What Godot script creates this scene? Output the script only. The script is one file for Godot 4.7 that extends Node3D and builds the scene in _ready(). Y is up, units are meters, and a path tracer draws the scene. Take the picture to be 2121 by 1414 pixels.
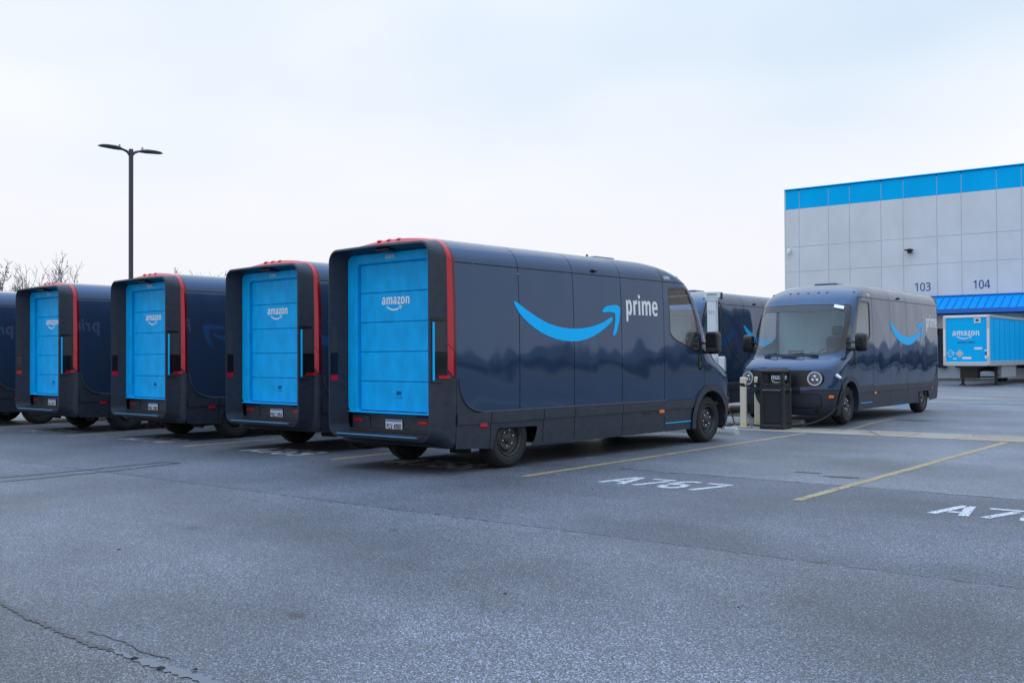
extends Node3D
# Delivery vans charging in a wet, overcast car park. World: camera above the origin looking to -Z, metres.
# «Site» axes: lat to the right along the rows, fwd away from the camera along the stalls.

const TH := 0.6777
var M := {}
var used := {}
var rng := RandomNumberGenerator.new()
var bold: SystemFont
var plain_font: SystemFont


class Soup:
	var p := PackedVector3Array()
	var n := PackedVector3Array()

	func tri(a: Vector3, b: Vector3, c: Vector3, na: Vector3, nb: Vector3, nc: Vector3) -> void:
		if (b - a).cross(c - a).dot(na + nb + nc) > 0.0:
			p.append(a); p.append(c); p.append(b)
			n.append(na); n.append(nc); n.append(nb)
		else:
			p.append(a); p.append(b); p.append(c)
			n.append(na); n.append(nb); n.append(nc)

	# a flat polygon (convex), its normal turned away from «inside»
	func face(v: Array, inside: Vector3) -> void:
		var a: Vector3 = v[0]
		var nn := Vector3.ZERO
		for i in range(1, v.size() - 1):
			nn += (v[i] - a).cross(v[i + 1] - a)
		if nn.length_squared() < 1e-16:
			return
		nn = nn.normalized()
		if nn.dot(a - inside) < 0.0:
			nn = -nn
		for i in range(1, v.size() - 1):
			tri(a, v[i], v[i + 1], nn, nn, nn)

	func up_face(v: Array) -> void:
		face(v, v[0] - Vector3.UP * 10.0)

	func box(c: Vector3, s: Vector3, b := 0.0, t := Transform3D()) -> void:
		var h := s * 0.5
		b = minf(b, minf(h.x, minf(h.y, h.z)) * 0.9)
		var o := t * c
		var k := func(sx: float, sy: float, sz: float, ax: int) -> Vector3:
			var d := Vector3(sx * (h.x - (0.0 if ax == 0 else b)), sy * (h.y - (0.0 if ax == 1 else b)), sz * (h.z - (0.0 if ax == 2 else b)))
			return t * (c + d)
		for sg in [-1.0, 1.0]:
			face([k.call(sg, -1.0, -1.0, 0), k.call(sg, 1.0, -1.0, 0), k.call(sg, 1.0, 1.0, 0), k.call(sg, -1.0, 1.0, 0)], o)
			face([k.call(-1.0, sg, -1.0, 1), k.call(1.0, sg, -1.0, 1), k.call(1.0, sg, 1.0, 1), k.call(-1.0, sg, 1.0, 1)], o)
			face([k.call(-1.0, -1.0, sg, 2), k.call(1.0, -1.0, sg, 2), k.call(1.0, 1.0, sg, 2), k.call(-1.0, 1.0, sg, 2)], o)
		if b <= 0.0:
			return
		for s1 in [-1.0, 1.0]:
			for s2 in [-1.0, 1.0]:
				face([k.call(s1, s2, -1.0, 0), k.call(s1, s2, 1.0, 0), k.call(s1, s2, 1.0, 1), k.call(s1, s2, -1.0, 1)], o)
				face([k.call(s1, -1.0, s2, 0), k.call(s1, 1.0, s2, 0), k.call(s1, 1.0, s2, 2), k.call(s1, -1.0, s2, 2)], o)
				face([k.call(-1.0, s1, s2, 1), k.call(1.0, s1, s2, 1), k.call(1.0, s1, s2, 2), k.call(-1.0, s1, s2, 2)], o)
				for s3 in [-1.0, 1.0]:
					face([k.call(s1, s2, s3, 0), k.call(s1, s2, s3, 1), k.call(s1, s2, s3, 2)], o)

	# rings of equal length; sgn +1: normals away from the rings' axis, -1: towards it
	func loft(rings: Array, closed: bool, sgn := 1.0, smooth := true) -> void:
		var m: int = rings[0].size()
		var r := rings.size()
		var mid := Vector3.ZERO
		var cen := []
		for q in rings:
			var c := Vector3.ZERO
			for v in q:
				c += v
			cen.append(c / m)
			mid += c / m
		mid /= r
		var nn := []
		for i in r:
			var row := PackedVector3Array()
			for j in m:
				var j0 := (j - 1 + m) % m if closed else maxi(j - 1, 0)
				var j1 := (j + 1) % m if closed else mini(j + 1, m - 1)
				var du: Vector3 = rings[i][j1] - rings[i][j0]
				var dv: Vector3 = rings[mini(i + 1, r - 1)][j] - rings[maxi(i - 1, 0)][j]
				var x := du.cross(dv).normalized()
				row.append(x)
			nn.append(row)
		# one orientation for the whole sheet
		var vote := 0.0
		for i in r:
			for j in m:
				vote += nn[i][j].dot(rings[i][j] - (cen[i] if closed else mid))
		var f := sgn * (1.0 if vote >= 0.0 else -1.0)
		for i in r - 1:
			for j in (m if closed else m - 1):
				var k := (j + 1) % m
				var a: Vector3 = rings[i][j]
				var b: Vector3 = rings[i][k]
				var c: Vector3 = rings[i + 1][k]
				var d: Vector3 = rings[i + 1][j]
				if smooth:
					tri(a, b, c, nn[i][j] * f, nn[i][k] * f, nn[i + 1][k] * f)
					tri(a, c, d, nn[i][j] * f, nn[i + 1][k] * f, nn[i + 1][j] * f)
				else:
					var g := (c - a).cross(d - b).normalized()
					if g.dot(nn[i][j] + nn[i + 1][k]) * f < 0.0:
						g = -g
					tri(a, b, c, g, g, g)
					tri(a, c, d, g, g, g)

	# profile of (radius, along) turned about the axis «ax» through «o»
	func lathe(prof: Array, o: Vector3, ax: Vector3, seg := 24, sharp := true) -> void:
		ax = ax.normalized()
		var u := ax.cross(Vector3.UP if absf(ax.y) < 0.9 else Vector3.RIGHT).normalized()
		var w := ax.cross(u)
		for i in prof.size() - 1:
			var a: Vector2 = prof[i]
			var b: Vector2 = prof[i + 1]
			var t := b - a
			if t.length() < 1e-6:
				continue
			var nr := Vector2(t.y, -t.x).normalized()
			var n0 := nr
			var n1 := nr
			if not sharp:
				if i > 0:
					var tp: Vector2 = a - prof[i - 1]
					n0 = (nr + Vector2(tp.y, -tp.x).normalized()).normalized()
				if i < prof.size() - 2:
					var tn: Vector2 = prof[i + 2] - b
					n1 = (nr + Vector2(tn.y, -tn.x).normalized()).normalized()
			for j in seg:
				var e0 := u * cos(TAU * j / seg) + w * sin(TAU * j / seg)
				var e1 := u * cos(TAU * (j + 1) / seg) + w * sin(TAU * (j + 1) / seg)
				var p00 := o + e0 * a.x + ax * a.y
				var p01 := o + e1 * a.x + ax * a.y
				var p10 := o + e0 * b.x + ax * b.y
				var p11 := o + e1 * b.x + ax * b.y
				if a.x > 1e-6:
					tri(p00, p01, p11, e0 * n0.x + ax * n0.y, e1 * n0.x + ax * n0.y, e1 * n1.x + ax * n1.y)
				if b.x > 1e-6:
					tri(p00, p11, p10, e0 * n0.x + ax * n0.y, e1 * n1.x + ax * n1.y, e0 * n1.x + ax * n1.y)

	func tube(path: Array, r0: float, r1 := -1.0, sides := 8, caps := true) -> void:
		if r1 < 0.0:
			r1 = r0
		var u := Vector3.ZERO
		var rings := []
		for i in path.size():
			var d: Vector3 = (path[mini(i + 1, path.size() - 1)] - path[maxi(i - 1, 0)]).normalized()
			if u == Vector3.ZERO:
				u = d.cross(Vector3.UP if absf(d.y) < 0.9 else Vector3.RIGHT).normalized()
			u = (u - d * u.dot(d)).normalized()
			var w := d.cross(u)
			var r := lerpf(r0, r1, float(i) / maxf(path.size() - 1, 1))
			var ring := PackedVector3Array()
			for j in sides:
				ring.append(path[i] + (u * cos(TAU * j / sides) + w * sin(TAU * j / sides)) * r)
			rings.append(ring)
		for i in rings.size() - 1:
			for j in sides:
				var k := (j + 1) % sides
				var a: Vector3 = rings[i][j]; var b: Vector3 = rings[i][k]; var c: Vector3 = rings[i + 1][k]; var e: Vector3 = rings[i + 1][j]
				var na: Vector3 = (a - path[i]).normalized(); var nb: Vector3 = (b - path[i]).normalized()
				var nc: Vector3 = (c - path[i + 1]).normalized(); var ne: Vector3 = (e - path[i + 1]).normalized()
				tri(a, b, c, na, nb, nc)
				tri(a, c, e, na, nc, ne)
		if caps:
			face(Array(rings[0]), path[1])
			face(Array(rings[-1]), path[-2])

	# polygon in the XY plane pushed from z=0 to z=depth, then moved by t
	func prism(poly: PackedVector2Array, depth: float, t := Transform3D()) -> void:
		var ix := Geometry2D.triangulate_polygon(poly)
		var nz: Vector3 = t.basis.z.normalized()
		for i in range(0, ix.size(), 3):
			var q := []
			for k in 3:
				q.append(poly[ix[i + k]])
			tri(t * Vector3(q[0].x, q[0].y, depth), t * Vector3(q[1].x, q[1].y, depth), t * Vector3(q[2].x, q[2].y, depth), nz, nz, nz)
			tri(t * Vector3(q[0].x, q[0].y, 0), t * Vector3(q[1].x, q[1].y, 0), t * Vector3(q[2].x, q[2].y, 0), -nz, -nz, -nz)
		var cw := 1.0 if Geometry2D.is_polygon_clockwise(poly) else -1.0
		for i in poly.size():
			var a := poly[i]
			var b := poly[(i + 1) % poly.size()]
			var e := (b - a)
			var g: Vector3 = (t.basis * Vector3(-e.y, e.x, 0) * cw).normalized()
			tri(t * Vector3(a.x, a.y, 0), t * Vector3(b.x, b.y, 0), t * Vector3(b.x, b.y, depth), g, g, g)
			tri(t * Vector3(a.x, a.y, 0), t * Vector3(b.x, b.y, depth), t * Vector3(a.x, a.y, depth), g, g, g)

	func add(o: Soup) -> void:
		p.append_array(o.p)
		n.append_array(o.n)

	func pushed(d: float) -> Soup:
		var s := Soup.new()
		s.n = n.duplicate()
		s.p.resize(p.size())
		for i in p.size():
			s.p[i] = p[i] + n[i] * d
		return s

	func both() -> Soup:  # with its mirror image in z
		var s := Soup.new()
		s.p = p.duplicate(); s.n = n.duplicate()
		s.add(flipped())
		return s

	func flipped() -> Soup:
		var s := Soup.new()
		var f := Vector3(1, 1, -1)
		for i in range(0, p.size(), 3):
			s.p.append(p[i] * f); s.p.append(p[i + 2] * f); s.p.append(p[i + 1] * f)
			s.n.append(n[i] * f); s.n.append(n[i + 2] * f); s.n.append(n[i + 1] * f)
		return s

	func mesh() -> ArrayMesh:
		var a := []
		a.resize(Mesh.ARRAY_MAX)
		a[Mesh.ARRAY_VERTEX] = p
		a[Mesh.ARRAY_NORMAL] = n
		var m := ArrayMesh.new()
		m.add_surface_from_arrays(Mesh.PRIMITIVE_TRIANGLES, a)
		return m

	static func flat(v: Vector3, axis: int) -> Vector2:
		return Vector2(v.x, v.y) if axis == 0 else Vector2(v.z, v.y) if axis == 1 else Vector2(v.x, v.z)

	# parts of the triangles inside and outside an outline seen along z (axis 0), x (1) or y (2); only triangles that face so
	func cut(poly: PackedVector2Array, axis: int, least := 0.25) -> Array:
		var yes := Soup.new()
		var no := Soup.new()
		var lo := poly[0]
		var hi := poly[0]
		for q in poly:
			lo = lo.min(q); hi = hi.max(q)
		var dir := [Vector3(0, 0, 1), Vector3(1, 0, 0), Vector3(0, 1, 0)][axis] as Vector3
		for i in range(0, p.size(), 3):
			var a := flat(p[i], axis); var b := flat(p[i + 1], axis); var c := flat(p[i + 2], axis)
			if (n[i] + n[i + 1] + n[i + 2]).dot(dir) < least * 3.0 or maxf(a.x, maxf(b.x, c.x)) < lo.x or minf(a.x, minf(b.x, c.x)) > hi.x or maxf(a.y, maxf(b.y, c.y)) < lo.y or minf(a.y, minf(b.y, c.y)) > hi.y:
				no.keep(self, i)
				continue
			var t := PackedVector2Array([a, b, c])
			var area := absf((b - a).cross(c - a)) * 0.5
			if area < 1e-8:
				(yes if Geometry2D.is_point_in_polygon((a + b + c) / 3.0, poly) else no).keep(self, i)
				continue
			var ins := Geometry2D.intersect_polygons(t, poly)
			if ins.is_empty():
				no.keep(self, i)
				continue
			var got := 0.0
			for q in ins:
				got += area_of(q)
			if got > area * 0.9999:
				yes.keep(self, i)
				continue
			var out := Geometry2D.clip_polygons(t, poly)
			var holed := false
			for q in out:
				if out.size() > 1 and Geometry2D.is_polygon_clockwise(q) != Geometry2D.is_polygon_clockwise(out[0]):
					holed = true
			if holed:
				var s := Soup.new()
				var ab := (p[i] + p[i + 1]) / 2; var bc := (p[i + 1] + p[i + 2]) / 2; var ca := (p[i] + p[i + 2]) / 2
				var nab := (n[i] + n[i + 1]).normalized(); var nbc := (n[i + 1] + n[i + 2]).normalized(); var nca := (n[i] + n[i + 2]).normalized()
				s.tri(p[i], ab, ca, n[i], nab, nca); s.tri(ab, p[i + 1], bc, nab, n[i + 1], nbc)
				s.tri(ca, bc, p[i + 2], nca, nbc, n[i + 2]); s.tri(ab, bc, ca, nab, nbc, nca)
				var both := s.cut(poly, axis, least)
				yes.add(both[0]); no.add(both[1])
				continue
			for q in ins:
				yes.lift(self, i, q, a, b, c)
			for q in out:
				no.lift(self, i, q, a, b, c)
		return [yes, no]

	static func area_of(q: PackedVector2Array) -> float:
		var s := 0.0
		for i in q.size():
			s += q[i].cross(q[(i + 1) % q.size()])
		return absf(s) * 0.5

	func keep(o: Soup, i: int) -> void:
		for k in 3:
			p.append(o.p[i + k]); n.append(o.n[i + k])

	func lift(o: Soup, i: int, q: PackedVector2Array, a: Vector2, b: Vector2, c: Vector2) -> void:
		var ix := Geometry2D.triangulate_polygon(q)
		var den := (b - a).cross(c - a)
		var vp := PackedVector3Array()
		var vn := PackedVector3Array()
		for v in q:
			var wb := (v - a).cross(c - a) / den
			var wc := (b - a).cross(v - a) / den
			vp.append(o.p[i] * (1.0 - wb - wc) + o.p[i + 1] * wb + o.p[i + 2] * wc)
			vn.append((o.n[i] * (1.0 - wb - wc) + o.n[i + 1] * wb + o.n[i + 2] * wc).normalized())
		for k in range(0, ix.size(), 3):
			tri(vp[ix[k]], vp[ix[k + 1]], vp[ix[k + 2]], vn[ix[k]], vn[ix[k + 1]], vn[ix[k + 2]])


# ---------------------------------------------------------------- helpers

func numbered(called: String) -> String:
	if not used.has(called):
		used[called] = 0
		return called
	used[called] += 1
	return "%s_%03d" % [called, used[called]]


func obj(called: String, s, m: Material, parent: Node = null) -> MeshInstance3D:
	var o := MeshInstance3D.new()
	o.mesh = s.mesh() if s is Soup else s
	o.material_override = m
	if parent:
		o.name = called
		parent.add_child(o, true)
	else:
		o.name = numbered(called)
		add_child(o, true)
	return o


func tag(o: Node, label: String, category: String, group := "") -> Node:
	o.set_meta("label", label)
	o.set_meta("category", category)
	if group:
		o.set_meta("group", group)
	return o


func thing(called: String, label: String, category: String, at: Vector3, turn := 0.0, group := "") -> Node3D:
	var o := Node3D.new()
	o.name = numbered(called)
	add_child(o, true)
	o.position = at
	o.rotation.y = turn
	tag(o, label, category, group)
	return o


func structure(called: String, s, m: Material) -> MeshInstance3D:
	var o := obj(called, s, m)
	o.set_meta("kind", "structure")
	return o


func holder(called: String, parent: Node, at := Vector3.ZERO) -> Node3D:
	var o := Node3D.new()
	o.name = called
	parent.add_child(o, true)
	o.position = at
	return o


func gy(fwd: float) -> float:
	return 0.05 * smoothstep(18.95, 21.0, fwd) - 0.51 * smoothstep(30.0, 64.0, fwd)


func site(lat: float, fwd: float, y := 0.0) -> Vector3:
	return Vector3(cos(TH) * lat + sin(TH) * fwd, y + gy(fwd), sin(TH) * lat - cos(TH) * fwd)


func srgb(r: float, g: float, b: float) -> Color:
	return Color(r, g, b)


func lin(r: float, g: float, b: float) -> Color:
	return Color(r, g, b).linear_to_srgb()


func mat(called: String, c: Color, rough := 0.5, metal := 0.0, spec := 0.5) -> StandardMaterial3D:
	var m := StandardMaterial3D.new()
	m.resource_name = called
	m.albedo_color = c
	m.roughness = rough
	m.metallic = metal
	m.metallic_specular = spec
	M[called] = m
	return m


func text(called: String, what: String, height: float, m: Material, parent: Node, t: Transform3D, font: Font = null, width := 0.0, depth := 0.004) -> MeshInstance3D:
	var tm := TextMesh.new()
	tm.font = font if font else bold
	tm.text = what
	tm.font_size = 64
	tm.pixel_size = height / 64.0
	tm.depth = depth / 1.0
	tm.curve_step = 1.0
	var o := MeshInstance3D.new()
	o.name = called
	o.mesh = tm
	o.material_override = m
	parent.add_child(o, true)
	var box := tm.get_aabb()
	if width > 0.0 and box.size.x > 0.0:
		t = t * Transform3D(Basis.from_scale(Vector3(width / box.size.x, 1, 1)), Vector3.ZERO)
	o.transform = t
	return o


func rect(x0: float, y0: float, x1: float, y1: float) -> PackedVector2Array:
	return PackedVector2Array([Vector2(x0, y0), Vector2(x1, y0), Vector2(x1, y1), Vector2(x0, y1)])


func rounded(x0: float, y0: float, x1: float, y1: float, r: float, k := 5) -> PackedVector2Array:
	var q := PackedVector2Array()
	for c in [[x1 - r, y0 + r, -90.0], [x1 - r, y1 - r, 0.0], [x0 + r, y1 - r, 90.0], [x0 + r, y0 + r, 180.0]]:
		for i in k + 1:
			var a := deg_to_rad(c[2] + 90.0 * i / k)
			q.append(Vector2(c[0] + r * cos(a), c[1] + r * sin(a)))
	return q


func disc(x: float, y: float, r: float, k := 24) -> PackedVector2Array:
	var q := PackedVector2Array()
	for i in k:
		q.append(Vector2(x + r * cos(TAU * i / k), y + r * sin(TAU * i / k)))
	return q


# smooth curve through points (x -> y), points sorted by x
func curve(pts: Array, x: float) -> float:
	var k := pts.size()
	if x <= pts[0][0]:
		return pts[0][1]
	if x >= pts[k - 1][0]:
		return pts[k - 1][1]
	var i := 0
	while x > pts[i + 1][0]:
		i += 1
	var h: float = pts[i + 1][0] - pts[i][0]
	var d: float = (pts[i + 1][1] - pts[i][1]) / h
	var m0 := d
	var m1 := d
	if i > 0:
		var dp: float = (pts[i][1] - pts[i - 1][1]) / (pts[i][0] - pts[i - 1][0])
		m0 = 0.0 if dp * d <= 0.0 else 2.0 * dp * d / (dp + d)
	if i < k - 2:
		var dn: float = (pts[i + 2][1] - pts[i + 1][1]) / (pts[i + 2][0] - pts[i + 1][0])
		m1 = 0.0 if dn * d <= 0.0 else 2.0 * dn * d / (dn + d)
	var t: float = (x - pts[i][0]) / h
	return pts[i][1] * (2 * t * t * t - 3 * t * t + 1) + m0 * h * (t * t * t - 2 * t * t + t) + pts[i + 1][1] * (3 * t * t - 2 * t * t * t) + m1 * h * (t * t * t - t * t)


func wave_texture(size: int, freq: float, seed_: int, bump: float) -> ImageTexture:
	var f := FastNoiseLite.new()
	f.seed = seed_
	f.frequency = freq
	f.fractal_octaves = 2
	var im := f.get_seamless_image(size, size)
	im.convert(Image.FORMAT_RGBA8)
	im.bump_map_to_normal_map(bump)
	return ImageTexture.create_from_image(im)


func grain(size: int, seed_: int, lo: float, hi: float, coarse := 0.5, sparkle := 0.0) -> Image:
	var r := RandomNumberGenerator.new()
	r.seed = seed_
	var layers := []
	for k in [2, 4]:
		var s: int = size / k
		var b := PackedByteArray()
		b.resize(s * s)
		for i in s * s:
			b[i] = r.randi() & 255
		var im := Image.create_from_data(s, s, false, Image.FORMAT_L8, b)
		im.resize(size, size, Image.INTERPOLATE_CUBIC)
		layers.append(im.get_data())
	var a: PackedByteArray = layers[0]
	var c: PackedByteArray = layers[1]
	var o := PackedByteArray()
	o.resize(size * size)
	for i in size * size:
		var v := (a[i] * (1.0 - coarse) + c[i] * coarse) / 255.0
		v = clampf((v - 0.5) * 1.6 + 0.5, 0.0, 1.0)
		var q := lerpf(lo, hi, v)
		if sparkle > 0.0 and v > 0.86:
			q += sparkle
		o[i] = int(clampf(q, 0.0, 1.0) * 255.0)
	return Image.create_from_data(size, size, false, Image.FORMAT_L8, o)


func blotch(size: int, seed_: int, freq: float, lo: float, hi: float, octaves := 4) -> ImageTexture:
	var f := FastNoiseLite.new()
	f.seed = seed_
	f.frequency = freq
	f.fractal_octaves = octaves
	var im := f.get_seamless_image(size, size)
	im.convert(Image.FORMAT_L8)
	var b := im.get_data()
	for i in b.size():
		b[i] = int(255.0 * lerpf(lo, hi, b[i] / 255.0))
	var out := Image.create_from_data(size, size, false, Image.FORMAT_L8, b)
	out.convert(Image.FORMAT_RGB8)
	return ImageTexture.create_from_image(out)


func worn_paint(wear: Image, share: float) -> ImageTexture:
	# paint broken by the stone under it, more in some places than in others
	var size := wear.get_width()
	var f := FastNoiseLite.new()
	f.seed = 91
	f.frequency = 0.012
	var big := f.get_seamless_image(size, size)
	big.convert(Image.FORMAT_L8)
	var a := big.get_data()
	var w := wear.get_data()
	var o := PackedByteArray()
	o.resize(size * size * 4)
	for i in size * size:
		var v := w[i] / 255.0
		var k := (v - 0.70) / 0.30
		var hole := k < share * (a[i] / 255.0) * 1.5
		o[i * 4] = w[i]; o[i * 4 + 1] = w[i]; o[i * 4 + 2] = w[i]
		o[i * 4 + 3] = 0 if hole else 255
	return ImageTexture.create_from_image(Image.create_from_data(size, size, false, Image.FORMAT_RGBA8, o))


func worn_ground(size: int) -> ImageTexture:
	var layers := []
	for q in [[21, 0.010, size], [22, 0.008, size / 8], [23, 0.05, size]]:
		var f := FastNoiseLite.new()
		f.seed = q[0]
		f.frequency = q[1]
		f.fractal_octaves = 4
		var im := f.get_seamless_image(size, q[2])
		im.convert(Image.FORMAT_L8)
		if q[2] != size:
			var turned := f.get_seamless_image(size / 8, size)
			turned.convert(Image.FORMAT_L8)
			turned.resize(size, size, Image.INTERPOLATE_CUBIC)
			im = turned
		layers.append(im.get_data())
	var r := RandomNumberGenerator.new()
	r.seed = 5
	var b := PackedByteArray()
	b.resize(size * size)
	for i in size * size:
		var v: float = 0.55 * layers[0][i] + 0.30 * layers[1][i] + 0.15 * layers[2][i]
		b[i] = int(clampf(lerpf(0.66, 1.04, (v / 255.0 - 0.5) * 1.5 + 0.5), 0.0, 1.0) * 255.0)
	for k in 90:  # drips of oil and gum
		var x := r.randi() % size
		var y := r.randi() % size
		var rad := r.randf_range(0.7, 2.2) if k % 6 else r.randf_range(2.0, 3.6)
		var dark := r.randf_range(0.55, 0.9)
		for dy in range(-10, 11):
			for dx in range(-10, 11):
				var d := sqrt(dx * dx + dy * dy) / rad
				if d < 1.0:
					var at := ((y + dy + size) % size) * size + (x + dx + size) % size
					b[at] = int(b[at] * lerpf(dark, 1.0, d * d))
	var out := Image.create_from_data(size, size, false, Image.FORMAT_L8, b)
	out.convert(Image.FORMAT_RGB8)
	return ImageTexture.create_from_image(out)


func bumps(im: Image, k: float) -> ImageTexture:
	var c: Image = im.duplicate()
	c.convert(Image.FORMAT_RGBA8)
	c.bump_map_to_normal_map(k)
	return ImageTexture.create_from_image(c)


func as_texture(im: Image) -> ImageTexture:
	var c: Image = im.duplicate()
	c.convert(Image.FORMAT_RGB8)
	return ImageTexture.create_from_image(c)


func sky_panorama() -> ImageTexture:
	var w := 768
	var h := 384
	var f := FastNoiseLite.new()
	f.seed = 7
	f.frequency = 1.1
	f.fractal_octaves = 4
	var px := PackedFloat32Array()
	px.resize(w * h * 3)
	for j in h:
		var el := PI / 2 - PI * (j + 0.5) / h
		for i in w:
			var az := TAU * (i + 0.5) / w
			var d := Vector3(cos(el) * sin(az), sin(el), cos(el) * cos(az))
			var e := clampf(el / (PI / 2), 0.0, 1.0)
			# pale warm white at the skyline, thin cool grey cloud above it
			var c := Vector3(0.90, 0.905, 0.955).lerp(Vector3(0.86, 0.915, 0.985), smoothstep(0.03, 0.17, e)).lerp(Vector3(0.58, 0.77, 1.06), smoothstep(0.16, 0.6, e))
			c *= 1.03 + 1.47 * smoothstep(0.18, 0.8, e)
			var q := Vector3(d.x, d.y * 2.6, d.z) / (0.35 + absf(d.y))
			var n := f.get_noise_3d(q.x, q.y, q.z)
			var n2 := f.get_noise_3d(q.x * 0.5 + 20.0, q.y, q.z * 0.5)
			var amount := smoothstep(0.03, 0.22, e)
			c += Vector3(0.20, 0.125, 0.045) * (n + n2 - 0.05) * amount
			var k := (j * w + i) * 3
			px[k] = c.x; px[k + 1] = c.y; px[k + 2] = c.z
	var im := Image.create_from_data(w, h, false, Image.FORMAT_RGBF, px.to_byte_array())
	return ImageTexture.create_from_image(im)


# ---------------------------------------------------------------- the scene

func _ready() -> void:
	rng.seed = 11
	var cam := Camera3D.new()
	cam.name = "camera"
	add_child(cam)
	cam.fov = 36.636
	cam.near = 0.1
	cam.far = 1500.0
	cam.position = Vector3(0, 1.39, 0)
	cam.basis = Basis(Vector3.RIGHT, 0.01502) * Basis(Vector3.BACK, -0.0048)
	cam.current = true

	var env := Environment.new()
	env.background_mode = Environment.BG_SKY
	env.sky = Sky.new()
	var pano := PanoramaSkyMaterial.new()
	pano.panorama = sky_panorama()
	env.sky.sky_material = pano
	env.tonemap_mode = Environment.TONE_MAPPER_LINEAR
	env.tonemap_exposure = 1.0
	env.sdfgi_enabled = true
	env.ssao_enabled = true
	env.ssil_enabled = true
	var we := WorldEnvironment.new()
	we.name = "environment"
	we.environment = env
	add_child(we)

	var sun := DirectionalLight3D.new()
	sun.name = "sun"
	add_child(sun)
	sun.light_energy = 0.15
	sun.light_color = Color(1.0, 0.985, 0.96)
	sun.light_angular_distance = 90.0
	sun.shadow_enabled = true
	sun.rotation_degrees = Vector3(-62, -150, 0)

	bold = SystemFont.new()
	bold.font_names = PackedStringArray(["Droid Sans"])
	bold.font_weight = 700
	plain_font = SystemFont.new()
	plain_font.font_names = PackedStringArray(["Droid Sans"])

	materials()
	pavement()
	warehouse()
	markings()
	trees()
	far_wood()
	street_lamp()
	vans()
	trailer()
	charging()
	bin_and_posts()


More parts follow.
